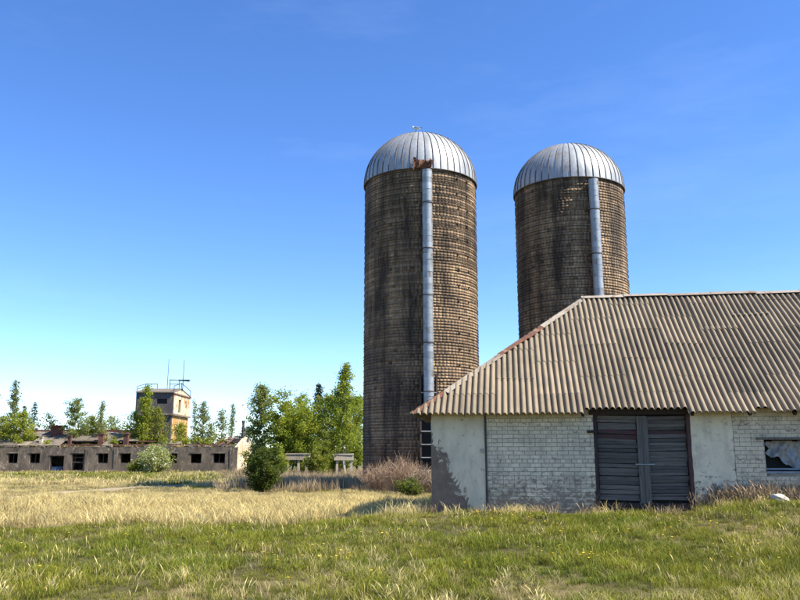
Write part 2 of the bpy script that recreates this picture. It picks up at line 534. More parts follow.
def cover(x, y):
    x = np.asarray(x, float); y = np.asarray(y, float)
    n1 = vnoise(x / 0.9 + 31, y / 1.3 + 17)
    n2 = vnoise(x / 2.6 + 3, y / 4.2 + 51)
    n3 = vnoise(x / 5.5 + 77, y / 9.0 + 5)
    u = x / y
    edge = 19.3 + 1.5 * (n2 - 0.5) - 0.5 * (x < -6)
    band = sst(y, edge - 0.5, edge + 0.9) * (1 - sst(y, 35.5 + 3 * (n3 - .5), 38.0 + 3 * (n3 - .5))) * (1 - sst(x, -0.6, 1.6))
    near = 1 - sst(y, edge - 0.5, edge + 0.9) * (1 - sst(x, 0.3, 1.6))
    straw = near * np.clip(0.05 + 1.1 * (n1 * 0.5 + n2 * 0.6 - 0.48), 0.02, 0.8)
    # straw patch on the right, tall straw along the bottom
    straw += near * 0.55 * sst(u, 0.36, 0.46) * sst(y, 11.5, 13.5) * (1 - sst(y, 16, 17.5)) * (0.3 + n1)
    straw += near * (0.22 + .75 * (1 - sst(np.abs(x - .9), .7, 1.6))) * (1 - sst(y, 10.3, 11.8)) * (0.25 + 0.9 * n2)
    # darker green edge just before the straw band
    rim = sst(y, edge - 2.2, edge - 1.2) * (1 - sst(y, edge - .4, edge + .4)) * (1 - sst(x, -2, 0.5))
    straw = straw * (1 - 0.75 * rim) + band * (0.75 + 0.35 * n1)
    green = near * (1.0 - 0.3 * n2 - .35 * sst(vnoise(x / .5 + 9, y / .6 + 2), .6, .9)) + band * np.clip(1.3 * (n2 - 0.45), 0, .6) + 0.3 * rim
    # far meadow
    far = sst(y, 35.5, 38.5) * (1 - sst(x, 0.5, 2.0))
    strip = vnoise(x / 16.0 + 8, y / 4.2 + 2)
    lft = 1 - sst(u, -0.24, -0.13)
    pale = sst(y, 44, 47) * (1 - sst(y, 57, 61)) * (1 - sst(u, -0.37, -0.33))
    straw += far * lft * (0.18 + 0.75 * pale + 0.5 * np.clip(strip - .45, 0, 1))
    green += far * lft * (1 - .8 * pale) * np.clip(0.42 + 1.1 * (0.55 - strip), 0.12, 0.9)
    reed = far * sst(u, -0.24, -0.14) * (0.55 + 0.5 * n1) * sst(y, 37, 41)
    straw += far * (1 - lft) * .15
    green += far * (1 - lft) * np.clip(1.4 * (n2 - .55), 0, .5)
    green += .8 * sst(u, -.16, -.14) * (1 - sst(u, -.085, -.07)) * sst(y, 37, 38.5) * (1 - sst(y, 41, 43))
    straw = straw * (.35 + 1.0 * n1 + .4 * n2 * band)
    return np.clip(green, 0, 1), np.clip(straw, 0, 1), np.clip(reed, 0, 1)

def axis(lo_out, lo, hi, hi_out, step, k):
    a = -np.geomspace(1, -lo_out - (-lo) + 1, k)[::-1] + 1 + lo
    c = np.geomspace(1, hi_out - hi + 1, k) - 1 + hi
    return np.unique(np.concatenate([a, np.arange(lo, hi + 1e-6, step), c]))
gx = axis(-4000, -22, 16, 4000, 0.42, 40)
gy = axis(-3000, 4, 46, 7000, 0.42, 46)
XX, YY = np.meshgrid(gx, gy)
ZZ = gz(XX, YY)
ZZ = np.where((np.abs(XX) > 300) | (YY > 400) | (YY < -200), 0.0, ZZ)
nxg, nyg = len(gx), len(gy)
Vt = np.stack([XX.ravel(), YY.ravel(), ZZ.ravel()], 1)
ii, jj = np.meshgrid(np.arange(nxg - 1), np.arange(nyg - 1))
q = (jj * nxg + ii).ravel()
Ft = np.stack([q, q + 1, q + 1 + nxg, q + nxg], 1)
fc = Vt[Ft].mean(1)
g_, s_, r_ = cover(fc[:, 0], np.maximum(fc[:, 1], 2.0))
tot = g_ + s_ + r_ + 0.25
colr = (g_[:, None] * np.array([0.065, 0.07, 0.022]) + s_[:, None] * np.array([0.24, 0.185, 0.085]) + r_[:, None] * np.array([0.20, 0.15, 0.10]) + 0.25 * np.array([0.12, 0.09, 0.05])) / tot[:, None]
outd = (fc[:, 1] > 95) | (np.abs(fc[:, 0]) > 80) | (fc[:, 1] < 2)
colr[outd] = (0.10, 0.115, 0.04)

def ground_mat():
    m, n, l, b = new_mat('meadow_ground')
    at = n.new("ShaderNodeAttribute")
    at.attribute_name = "tint"
    p = pos(n)
    nf = noise(n, l, p, 3.2, 8, 0.75, (1, 0.5, 1))
    c = mixc(n, l, 0.8, at.outputs["Color"], mixc(n, l, ramp(n, l, nf, 0.3, 0.7), (0.45, 0.42, 0.40), (1.15, 1.15, 1.1)), 'MULTIPLY')
    l.new(c, b.inputs["Base Color"])
    b.inputs["Roughness"].default_value = 1.0
    b.inputs["Specular IOR Level"].default_value = 0.1
    bump(n, l, b, nf, 0.8, 0.06)
    return m
ground = link("ground", np_mesh("ground", Vt, Ft, ground_mat(), colr, True))
ground["kind"] = "structure"

# worn track in the meadow
def strip_mesh():
    m = MB()
    prev = None
    for y in np.linspace(14, 47, 80):
        xc = float(path_x(y))
        w = (0.62 + 0.3 * (float(vnoise(y / 1.7, 1.5)) - .5)) * float(1 - sst(y, 43, 47)) + .03
        row = []
        for k in range(5):
            xx = xc - w + 2 * w * k / 4
            row.append((xx, y, gz1(xx, y) + (.035 if 0 < k < 4 else .008)))
        if prev:
            for k in range(4):
                m.quad(prev[k], prev[k + 1], row[k + 1], row[k])
        prev = row
    return m
tr_m = rough_mat('worn_earth', (0.36, 0.28, 0.19), (0.29, 0.23, 0.14), (0.20, 0.19, 0.08), 1.4, None, 0.95, 0.0, 0.56, 0.68, fine=9)
# trim the strip to the part that lies in front of the derelict building
path = strip_mesh().build("path", tr_m)
path["kind"] = "structure"

# ------------------------------------------------------------------ the near shed (barn)
BARN = (0.80, 19.9, 0.0)
BROT = R(-8)
barn = thing("farm_shed", "low white brick shed with hipped corrugated roof and double wooden doors", "shed", BARN, BROT)
LEN, DEP, HT = 17.0, 8.5, 2.74
EZ, OV, RISE = 2.58, 0.45, 3.71
Z0 = 0.05
# front wall core with openings (door, window)
DOOR = (3.92, 6.16)
WIN = (7.81, 9.25, 1.22, 2.00)
def fr(x0, x1, z0, z1):
    return (x0, x1, z0 - Z0, z1 - Z0)
wall_f = wall_grid(LEN, HT - Z0, 0.38, [fr(DOOR[0], DOOR[1], 0.0, 2.66), fr(*WIN), fr(11.2, 12.6, 1.22, 2.0)]).build("front_wall", M['mortar'], barn, loc=(0, 0, Z0))
side = MB()
side.box(0.0, 0.38, 0.381, DEP, Z0, HT - 0.001)
side.build("side_wall", M['plaster'], barn)
side = MB(); side.box(LEN - 0.38, LEN, 0.381, DEP, Z0, HT - 0.001); side.build("side_wall", M['plaster'], barn)
back = MB(); back.box(0.381, LEN - 0.381, DEP - 0.38, DEP, Z0, HT - 0.002); back.build("rear_wall", M['plaster'], barn)
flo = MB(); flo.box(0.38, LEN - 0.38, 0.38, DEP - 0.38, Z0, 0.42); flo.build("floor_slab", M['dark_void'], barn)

# bricks of the front wall
def brick_mesh(L):
    m = MB()
    m.box(-L / 2, L / 2, -0.009, 0.05, -0.0435, 0.0435)
    me = m.mesh("brick", M['white_brick'])
    bm = bmesh.new(); bm.from_mesh(me)
    bmesh.ops.bevel(bm, geom=[e for e in bm.edges if all(v.co.y < 0 for v in e.verts)], offset=0.006, segments=1, affect='EDGES')
    bm.to_mesh(me); bm.free()
    return me
BM = {}
def bmesh_for(L):
    k = round(L, 2)
    if k not in BM:
        BM[k] = brick_mesh(k)
    return BM[k]
zones = [(1.335, DOOR[0] - 0.0, 'near'), (7.13, LEN, 'right')]
course, bl = 0.0985, 0.262
nb_ = 0
extra = MB()
holes = [WIN, (11.2, 12.6, 1.22, 2.0)]
for za, zb, _ in zones:
    r = 0
    z = 0.22
    while z < 2.70:
        header = (r % 5 == 3)
        step = 0.131 if header else bl
        x = za - (0 if r % 2 == 0 else step / 2)
        while x < zb:
            a, b_ = max(x, za), min(x + step, zb)
            x += step
            segs = [(a, b_)]
            for (h0, h1, hz0, hz1) in holes:
                if hz0 - 0.03 < z < hz1 + 0.03:
                    ns = []
                    for (p0, p1) in segs:
                        if p1 <= h0 or p0 >= h1: ns.append((p0, p1))
                        else:
                            if p0 < h0: ns.append((p0, h0))
                            if p1 > h1: ns.append((h1, p1))
                    segs = ns
            for (p0, p1) in segs:
                L = p1 - p0 - 0.011
                if L < 0.04:
                    continue
                jy = random.uniform(-0.004, 0.003)
                inview = 0.50 < z < 2.52 and p0 < 8.75
                if inview and nb_ < 300:
                    o = link("brick", bmesh_for(L), wall_f, ((p0 + p1) / 2, jy, z - Z0), (random.uniform(-.01, .01), random.uniform(-.012, .012), random.uniform(-.012, .012)))
                    nb_ += 1
                else:
                    extra.box(p0 + .005, p1 - .005, -0.009 + jy, 0.05, z - 0.0435, z + 0.0435)
        z += course
        r += 1
ex = extra.build("brickwork", M['white_brick'], wall_f, loc=(0, 0, -Z0))
ex["kind"] = "stuff"

# plaster panels: corner pier and the panel right of the door
def slab(name, x0, x1, z0, z1, y0, y1, mat, parent, rag=0.012, nx=10, nz=22):
    m = MB()
    b = 0
    P = {}
    for i in range(nx + 1):
        for j in range(nz + 1):
            x = x0 + (x1 - x0) * i / nx + (random.uniform(-rag, rag) if 0 < j < nz and i in (0, nx) else 0)
            z = z0 + (z1 - z0) * j / nz
            P[i, j] = len(m.v)
            m.v.append((x, y0 + random.uniform(-.0025, .0025), z))
    for i in range(nx):
        for j in range(nz):
            m.f.append((P[i, j], P[i + 1, j], P[i + 1, j + 1], P[i, j + 1]))
    Q = {}
    edge = [(i, 0) for i in range(nx + 1)] + [(nx, j) for j in range(1, nz + 1)] + [(i, nz) for i in range(nx - 1, -1, -1)] + [(0, j) for j in range(nz - 1, 0, -1)]
    for e in edge:
        v = m.v[P[e]]
        Q[e] = len(m.v)
        m.v.append((v[0], y1, v[2]))
    for k in range(len(edge)):
        e, e2 = edge[k], edge[(k + 1) % len(edge)]
        m.f.append((P[e], Q[e], Q[e2], P[e2]))
    return m.build(name, mat, parent, smooth=False)
slab("corner_pier", -0.02, 1.30, 0.06, 2.735, -0.035, 0.02, M['pier'], barn)["label"] = "corner pier with plaster fallen off in a brown ragged patch"
pier_side = MB(); pier_side.box(-0.022, -0.001, 0.021, 1.1, 0.07, 2.73); pier_side.build("pier_return", M['pier'], barn)
slab("plaster_panel", DOOR[1] + 0.012, 7.115, 0.06, 2.735, -0.026, 0.02, M['plaster'], barn)
dp = MB(); dp.tube([(1.318, -0.05, 0.2), (1.322, -0.05, 1.4), (1.314, -0.05, 2.60)], [0.022] * 3, 8); dp.build("down_cable", M['iron'], barn)
jb = MB(); jb.box(1.20, 1.27, -0.075, -0.036, 1.70, 1.80); jb.build("junction_box", M['concrete'], barn)

# door: frame, two leaves of loose horizontal planks, loose middle board
fm = MB(); fm.box(DOOR[0] + .003, DOOR[0] + 0.075, -0.02, 0.16, 0.30, 2.60); fm.build("door_jamb", M['frame_wood'], barn)
fm = MB(); fm.box(DOOR[1] - 0.075, DOOR[1] - .003, -0.03, 0.16, 0.30, 2.60); fm.build("door_jamb", M['red_wood'], barn)
fm = MB(); fm.box(DOOR[0] - 0.10, DOOR[1] + 0.04, -0.06, 0.14, 2.602, 2.72); fm.build("door_lintel", M['frame_wood'], barn)
fm = MB(); fm.box(DOOR[0] - 0.16, DOOR[0] + 0.06, -0.075, -0.018, 2.17, 2.23); fm.build("hinge_block", M['frame_wood'], barn)
def leaf(x0, x1, tilt, seed):
    rr = random.Random(seed)
    leaf_e = bpy.data.objects.new("door_leaf", None)
    COL.objects.link(leaf_e); leaf_e.parent = barn
    leaf_e.location = (x0, 0.09, 0.0)
    leaf_e.empty_display_size = 0.1
    w = x1 - x0
    bk = MB()
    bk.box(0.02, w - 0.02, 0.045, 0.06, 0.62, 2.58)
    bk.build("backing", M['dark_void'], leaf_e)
    z = 0.60
    i = 0
    while z < 2.56:
        h = rr.uniform(0.055, 0.10)
        gap = rr.choice([0.004, 0.006, 0.008, 0.018])
        m = MB()
        wl_, wr_ = rr.uniform(-.01, .02), rr.uniform(-.015, .015)
        nseg = 6
        for k in range(nseg):
            pass
        m.box(wl_, w + wr_ - 0.005, -0.012 + rr.uniform(-.008, .006), 0.02, -h / 2, h / 2)
        me = m.mesh("plank", M['red_wood'] if 2.09 < z + h / 2 < 2.22 else M['grey_wood'], jitter=0.004)
        link("plank", me, leaf_e, (0, 0, z + h / 2), (0, R(tilt + rr.uniform(-.5, .5) + (1.2 if 2.05 < z < 2.2 else 0)), 0))
        z += h + gap
        i += 1
    return leaf_e
leaf(DOOR[0] + 0.085, 4.93, 1.4, 3)
leaf(5.19, DOOR[1] - 0.085, -0.6, 5)
pm = MB(); pm.box(4.935, 5.185, 0.03, 0.075, 0.42, 2.57); pm.build("middle_board", M['post_wood'], barn, jitter=0.006)
pm = MB(); pm.box(5.07, 5.19, 0.002, 0.029, 0.5, 2.50); pm.build("middle_board", M['post_wood'], barn, jitter=0.005)
pm = MB(); pm.tube([(4.86, 0.0, 1.43), (5.3, -0.005, 1.425)], 0.012, 6); pm.build("latch_bar", M['galv'], barn)
pm = MB(); pm.box(DOOR[0] - 0.02, DOOR[0] + 0.07, -0.06, 0.02, 0.35, 0.80); pm.build("jamb_foot", M['frame_wood'], barn)
pm = MB(); pm.box(DOOR[0] + .08, DOOR[1] - .08, -0.03, 0.12, 0.30, 0.53); pm.build("threshold", M['frame_wood'], barn, jitter=0.01)
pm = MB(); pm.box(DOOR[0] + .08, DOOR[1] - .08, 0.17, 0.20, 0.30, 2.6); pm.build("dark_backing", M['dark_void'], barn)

# window with torn plastic film
def film(x0, x1, z0, z1):
    m = MB()
    nx, nz_ = 46, 30
    rr = random.Random(9)
    ks = [(rr.uniform(4, 16), rr.uniform(-9, 9), rr.uniform(0, 6), rr.uniform(.012, .04)) for _ in range(9)]
    P = {}
    for i in range(nx + 1):
        for j in range(nz_ + 1):
            x = x0 + (x1 - x0) * i / nx; z = z0 + (z1 - z0) * j / nz_
            y = sum(a * abs(math.sin(kx * x + kz * z + ph)) for kx, kz, ph, a in ks)
            P[i, j] = len(m.v); m.v.append((x, y, z))
    for i in range(nx):
        for j in range(nz_):
            u, v = i / nx, j / nz_
            e = 0.16 * math.sin(9 * u) + 0.07 * math.sin(31 * u + 1)
            if v < 0.42 - 0.75 * u + e * 0.7 or v > 0.90 + 0.25 * u + e * 0.4 or u < 0.05 + 0.04 * math.sin(20 * v):
                continue
            m.f.append((P[i, j], P[i + 1, j], P[i + 1, j + 1], P[i, j + 1]))
    return m
fm_, fn, fl, fb = new_mat('plastic_film')
fb.inputs["Base Color"].default_value = (0.42, 0.44, 0.47, 1)
fb.inputs["Roughness"].default_value = 0.35
fn_n = noise(fn, fl, pos(fn), 9, 5, 0.6)
fl.new(mixc(fn, fl, ramp(fn, fl, fn_n, .3, .7), (0.36, 0.345, 0.33), (0.15, 0.145, 0.14)), fb.inputs["Base Color"])
for (a, b_, c_, d_) in holes:
    w = bpy.data.objects.new("window", None); COL.objects.link(w); w.parent = barn
    w.empty_display_size = 0.1
    f = MB(); f.box(a - 0.17, b_ + 0.15, -0.045, 0.12, d_ + 0.002, d_ + 0.055); f.build("lintel_board", M['post_wood'], w)
    f = MB(); f.box(a + 0.002, b_ - 0.002, -0.03, 0.13, c_ + 0.001, c_ + 0.055); f.build("sill", M['blue_wood'], w, jitter=.003)
    f = MB(); f.box(a + 0.03, b_ - 0.03, 0.10, 0.15, c_ + 0.085, c_ + 0.125); f.build("frame_rail", M['blue_wood'], w)
    f = MB(); f.box(a + 0.003, a + 0.05, 0.14, 0.20, c_ + 0.06, d_ - 0.01); f.build("frame", M['frame_wood'], w)
    film(a + 0.04, b_ - 0.02, c_ + 0.11, d_ - 0.02).build("plastic_sheet", fm_, w, smooth=True, loc=(0, 0.09, 0))
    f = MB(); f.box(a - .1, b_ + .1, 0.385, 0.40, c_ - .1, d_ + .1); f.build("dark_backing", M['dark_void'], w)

# roof of corrugated sheets
SL = math.hypot(DEP / 2 + OV, RISE)
PITCH = 0.15
def sheet_mesh(s0, s1, t0, t1, clips, cutrect=None):
    """corrugated sheet in slope coordinates (s along eave, t up the slope, n normal); crest phase fixed in s"""
    m = MB()
    ns = max(2, int(round((s1 - s0) / PITCH * 8)))
    A = 0.046
    th = 0.008
    tt = [t0, (t0 + t1) / 2, t1]
    P, Q = {}, {}
    for i in range(ns + 1):
        s = s0 + (s1 - s0) * i / ns
        w = A * (2 * abs(math.cos(math.pi * s / PITCH)) ** 0.85 - 1)
        for j, t in enumerate(tt):
            lift = 0.011 * (1 - (t - t0) / (t1 - t0)) + 0.03 * math.sin(1.3 * s + .6) * math.sin(math.pi * min(1, max(0, t / SL))) + 0.012 * math.sin(2.9 * s + 2.2 * t)
            P[i, j] = len(m.v); m.v.append((s, t, w + lift))
            Q[i, j] = len(m.v); m.v.append((s, t, w + lift - th))
    for i in range(ns):
        for j in range(2):
            m.f.append((P[i, j], P[i + 1, j], P[i + 1, j + 1], P[i, j + 1]))
            m.f.append((Q[i, j], Q[i, j + 1], Q[i + 1, j + 1], Q[i + 1, j]))
        m.f.append((P[i, 0], Q[i, 0], Q[i + 1, 0], P[i + 1, 0]))
        m.f.append((P[i, 2], P[i + 1, 2], Q[i + 1, 2], Q[i, 2]))
    for j in range(2):
        m.f.append((P[0, j], P[0, j + 1], Q[0, j + 1], Q[0, j]))
        m.f.append((P[ns, j], Q[ns, j], Q[ns, j + 1], P[ns, j + 1]))
    me = m.mesh("roof_sheet", M['asbestos'])
    bm = bmesh.new(); bm.from_mesh(me)
    for co, no in clips:
        geom = bm.verts[:] + bm.edges[:] + bm.faces[:]
        bmesh.ops.bisect_plane(bm, geom=geom, plane_co=co, plane_no=no, clear_outer=True)
    if cutrect:
        a, b_, t_ = cutrect
        for co, no in (((a, 0, 0), (1, 0, 0)), ((b_, 0, 0), (1, 0, 0)), ((0, t_, 0), (0, 1, 0))):
            bmesh.ops.bisect_plane(bm, geom=bm.verts[:] + bm.edges[:] + bm.faces[:], plane_co=co, plane_no=no)
        kill = [f for f in bm.faces if a < f.calc_center_median().x < b_ and f.calc_center_median().y < t_ + 0.03 * math.sin(40 * f.calc_center_median().x)]
        bmesh.ops.delete(bm, geom=kill, context='FACES')
    for f in bm.faces: f.smooth = True
    for e in bm.edges:
        if len(e.link_faces) == 2 and e.calc_face_angle(0) > 0.9: e.smooth = False
    n = len(bm.faces)
    bm.to_mesh(me); bm.free()
    return me if n else None

roof = bpy.data.objects.new("roof", None); COL.objects.link(roof); roof.parent = barn
roof.empty_display_size = 0.2
def slope(org, sdir, tdir, length, cols, rag, lclip=True, rclip=True):
    org, sdir, tdir = Vector(org), Vector(sdir).normalized(), Vector(tdir).normalized()
    nrm = sdir.cross(tdir).normalized()
    mw = Matrix((sdir, tdir, nrm)).transposed().to_4x4()
    mw.translation = org + nrm * 0.04
    k = (DEP / 2 + OV) / SL
    rr = random.Random(21)
    for ci in range(len(cols) - 1):
        s0, s1 = cols[ci], cols[ci + 1]
        off = (-0.75 if ci % 2 else 0.0)
        row = 0
        t = off
        door = rag and 4.1 < (s0 + s1) / 2 < 6.6
        tmin = 0.17 if door else 0.0
        while t < SL - 0.02:
            ta, tb = max(t, tmin) - (0.02 * rr.random() if t <= 0 and rag else 0), min(t + 1.55, SL) + (0.12 if t + 1.55 < SL else 0)
            t += 1.55
            if tb - ta < 0.05: continue
            s0j, s1j = s0 - 0.02, s1 + 0.03
            clips = []
            # fully outside the hip trapezoid?
            if s1j <= ta * k or s0j >= length - ta * k: continue
            if s0j < tb * k: clips.append(((0, 0, 0), (-1, k, 0)))
            if s1j > length - tb * k: clips.append(((length, 0, 0), (1, k, 0)))
            cut = (8.02, 8.36, 0.16) if rag and s0 < 8.2 < s1 and ta < 0.1 else None
            me = sheet_mesh(s0j, s1j, ta, tb, clips, cut)
            if me is None: continue
            o = link("roof_sheet", me, roof)
            o.matrix_local = mw @ Matrix.Translation((0, (rr.uniform(-.03, .03) - (.10 if rr.random() < .08 else 0)) if ta > .2 else 0, (0.007 if ci % 2 else 0.0) + rr.uniform(0, .002))) @ Matrix.Rotation(R(rr.uniform(-.22, .22)), 4, 'Z')
            row += 1
def columns(first, length, w=1.05):
    c = list(first)
    while c[-1] < length: c.append(c[-1] + w)
    while c[0] > 0: c.insert(0, c[0] - w)
    return c
Lf = LEN + 2 * OV
front_cols = columns([4.13, 5.33, 6.53], Lf)
slope((-OV, -OV, EZ), (1, 0, 0), (0, DEP / 2 + OV, RISE), Lf, front_cols, True)
Ls = DEP + 2 * OV
slope((-OV, DEP + OV, EZ), (0, -1, 0), (DEP / 2 + OV, 0, RISE), Ls, columns([0.3], Ls), False)
slope((LEN + OV, -OV, EZ), (0, 1, 0), (-(DEP / 2 + OV), 0, RISE), Ls, columns([0.3], Ls), False)
slope((LEN + OV, DEP + OV, EZ), (-1, 0, 0), (0, -(DEP / 2 + OV), RISE), Lf, columns([0.3], Lf), False)

# hip and ridge flashing, piece by piece
def cap(p0, p1, w, drop, mat, name):
    p0, p1 = Vector(p0), Vector(p1)
    d = (p1 - p0).normalized()
    sidev = d.cross(Vector((0, 0, 1))).normalized()
    up = sidev.cross(d).normalized()
    m = MB()
    th = 0.006
    for sgn in (1, -1):
        a0, a1 = p0 + up * 0.0, p1 + up * 0.0
        b0, b1 = p0 + sidev * w * sgn - up * drop, p1 + sidev * w * sgn - up * drop
        vs = [a0, a1, b1, b0]
        top = [v + up * th for v in vs]
        if sgn > 0:
            m.quad(*top); m.quad(*vs[::-1])
        else:
            m.quad(*top[::-1]); m.quad(*vs)
        m.quad(vs[3], vs[2], top[2], top[3]); m.quad(vs[0], vs[3], top[3], top[0]); m.quad(vs[2], vs[1], top[1], top[2])
    return m.build(name, mat, roof, jitter=0.004)
apex_l = Vector((DEP / 2, DEP / 2, EZ + RISE + 0.10))
apex_r = Vector((LEN - DEP / 2, DEP / 2, EZ + RISE + 0.10))
e_fl = Vector((-OV, -OV, EZ + 0.10))
fr_ = [0, 0.15, 0.29, 0.45, 0.60, 0.70, 0.86, 1.0]
mts = ['rust', 'pale_metal', 'pale_metal', 'rust', 'rust', 'pale_metal', 'pale_metal']
for i in range(len(fr_) - 1):
    a = e_fl.lerp(apex_l, fr_[i]); b_ = e_fl.lerp(apex_l, fr_[i + 1] + 0.004)
    a.z += 0.010 * (i % 2); b_.z += 0.010 * (i % 2)
    a.x += random.uniform(-.02, .02)
    cap(a, b_, random.uniform(0.11, 0.15), 0.075, M[mts[i]], "hip_cap")
for corner, ap in (((-OV, DEP + OV), apex_l), ((LEN + OV, -OV), apex_r), ((LEN + OV, DEP + OV), apex_r)):
    e = Vector((corner[0], corner[1], EZ + 0.10))
    for i in range(5):
        cap(e.lerp(ap, i / 5), e.lerp(ap, (i + 1) / 5 + .003), 0.14, 0.075, M['pale_metal' if i % 2 else 'rust'], "hip_cap")
x = apex_l.x - 0.1
i = 0
while x < apex_r.x:
    x2 = min(x + 1.25, apex_r.x + .1)
    dz = random.uniform(-.012, .012) + 0.008 * (i % 2)
    cap((x, DEP / 2, EZ + RISE + 0.115 + dz), (x2 + .03, DEP / 2, EZ + RISE + 0.115 + random.uniform(-.012, .012) + .008 * (i % 2)), 0.17, 0.10, M['pale_metal'], "ridge_cap")
    x = x2; i += 1
# rafter ends and wall plate
ang = math.atan2(RISE, DEP / 2 + OV)
raf_m = MB(); raf_m.box(-0.035, 0.035, 0.0, SL - 0.3, -0.11, -0.02)
raf_me = raf_m.mesh("rafter", M['frame_wood'])
for ux in (3.66, 6.18, 7.47, 8.46, 9.6, 10.75, 11.9):
    if DEP / 2 - 0.3 < ux < LEN - DEP / 2:
        link("rafter", raf_me, roof, (ux, -OV + 0.10, EZ + 0.055), (ang, 0, 0))
    else:
        s = MB(); s.box(-0.035, 0.035, 0.0, max(0.6, (ux) * 1.0), -0.11, -0.02)
        s.build("rafter", M['frame_wood'], roof, loc=(ux, -OV + 0.10, EZ + 0.055)).rotation_euler = (ang, 0, 0)
pl = MB(); pl.box(0.02, LEN - 0.02, 0.06, 0.2, HT + 0.002, HT + 0.09); pl.build("wall_plate", M['frame_wood'], roof)

# ------------------------------------------------------------------ silos
def silo(loc, rz, R0, H, dome_h, chute_ang, chute_bottom, label, seed, chute_lab, rusty=False, doors=False):
    rr = np.random.default_rng(seed)
    prr = random.Random(seed)
    t = thing("silo", label, "silo", loc, rz, "farm silos")
    # blocks
    ch = 0.150
    nrow = int(H / ch)
    ncol = 96
    Vs, Fs, Cs = [], [], []
    k = 0
    base = np.array([0.44, 0.295, 0.170])
    row_t = rr.normal(1, 0.07, nrow)
    da = 2 * math.pi / ncol
    gapa = 0.013 / R0
    for r in range(nrow):
        z0, z1 = r * ch + 0.006, (r + 1) * ch - 0.006
        a0 = (np.arange(ncol) + 0.5 * ((r // 4) % 2)) * da
        out = R0 + rr.normal(0, 0.004, ncol)
        for c in range(ncol):
            aL, aR = a0[c] + gapa / 2, a0[c] + da - gapa / 2
            ro, ri = out[c], R0 - 0.05
            cl, sl, cr_, sr = math.cos(aL), math.sin(aL), math.cos(aR), math.sin(aR)
            Vs += [(ro * cl, ro * sl, z0), (ro * cr_, ro * sr, z0), (ro * cr_, ro * sr, z1), (ro * cl, ro * sl, z1),
                   (ri * cl, ri * sl, z0), (ri * cr_, ri * sr, z0), (ri * cr_, ri * sr, z1), (ri * cl, ri * sl, z1)]
            Fs += [(k, k + 1, k + 2, k + 3), (k + 1, k + 5, k + 6, k + 2), (k + 4, k, k + 3, k + 7), (k + 3, k + 2, k + 6, k + 7), (k + 4, k + 5, k + 1, k)]
            k += 8
    nblk = nrow * ncol
    tint = base[None, :] * rr.normal(1, 0.13, (nblk, 1)).clip(0.5, 1.5) * np.repeat(row_t, ncol)[:, None]
    odd = rr.random(nblk)
    tint[odd < 0.025] *= 0.4
    tint[odd > 0.985] = tint[odd > 0.985] * 0.6 + np.array([0.10, 0.095, 0.09])
    # foot of the wall: redder, newer tiles
    zrow = np.repeat(np.arange(nrow) * ch, ncol)
    foot = np.clip(1 - zrow / 2.6, 0, 1)[:, None]
    tint = tint * (1 - foot) + (tint * np.array([0.85, 0.52, 0.34])) * foot
    w = link("wall_blocks", np_mesh("silo_blocks", Vs, Fs, M['silo'], np.repeat(tint, 5, axis=0)), t)
    w["kind"] = "stuff"
    core = MB(); core.tube([(0, 0, 0), (0, 0, H)], R0 - 0.025, 72); core.build("inner_wall", M['dark_void'], t, smooth=False)
    # hoops
    hm = MB()
    z = 0.35
    while z < H:
        n = 72
        rad = R0 + 0.020
        pts = [(rad * math.cos(2 * math.pi * i / n), rad * math.sin(2 * math.pi * i / n), z + 0.012 * math.sin(5 * i / n * 6.28 + z)) for i in range(n + 1)]
        hm.tube(pts, 0.011, 4, False)
        z += prr.choice([0.15, 0.15, 0.30, 0.30]) + prr.uniform(-.012, .012)
    hp = hm.build("hoops", M['hoop'], t)
    hp["kind"] = "stuff"
    lugs = MB()
    for a_l in (R(-38), R(-52), R(160)):
        z = 0.4
        while z < H - .3:
            a = a_l + prr.uniform(-.012, .012)
            c, s = math.cos(a), math.sin(a)
            lugs.box(-0.035, 0.035, -0.05, 0.05, -0.03, 0.03, Matrix.Translation((c * (R0 + .035), s * (R0 + .035), z)) @ Matrix.Rotation(a, 4, 'Z'))
            z += 0.82
    lg = lugs.build("hoop_lugs", M['hoop'], t); lg["kind"] = "stuff"
    # dome: gores with standing seams
    dome = bpy.data.objects.new("dome", None); COL.objects.link(dome); dome.parent = t
    dome.location = (0, 0, H); dome.empty_display_size = 0.2
    ng = 48
    Rd = R0 + 0.05
    g = MB()
    nphi = 14
    half = math.pi / ng
    prof = []
    for i in range(nphi + 1):
        ph = math.pi / 2 * i / nphi
        prof.append((max(Rd * math.cos(ph), 0.10), dome_h * math.sin(ph)))
    prof = [(Rd + 0.01, -0.12)] + prof
    for i, (rd, zz) in enumerate(prof):
        for j in range(4):
            a = -half + 2 * half * j / 3
            bul = 0.012 * math.cos(a / half * math.pi / 2)
            g.v.append(((rd + bul) * math.cos(a), (rd + bul) * math.sin(a), zz))
    for i in range(len(prof) - 1):
        for j in range(3):
            b = i * 4 + j
            g.f.append((b, b + 1, b + 5, b + 4))
    g_me = g.mesh("dome_panel", M['galv'], True)
    sm = MB()
    sm.tube([((rd + 0.022) * 1.0, 0, zz) for rd, zz in prof], 0.020, 4)
    s_me = sm.mesh("seam", M['seam'])
    for i in range(ng):
        a = 2 * math.pi * i / ng
        o = link("dome_panel", g_me, dome, None, (0, 0, a))
        link("seam", s_me, dome, None, (0, 0, a + half))
    rim = MB()
    n = 80
    rim.tube([((Rd + .015) * math.cos(2 * math.pi * i / n), (Rd + .015) * math.sin(2 * math.pi * i / n), -0.13) for i in range(n + 1)], 0.035, 6, False)
    rim.build("rim", M['seam'], dome)
    cp = MB(); cp.tube([(0, 0, dome_h - .02), (0, 0, dome_h + .05), (0, 0, dome_h + .09)], [0.30, 0.28, 0.04], 16); cp.build("dome_cap", M['galv'], dome, smooth=True)
    # filling chute
    a = chute_ang
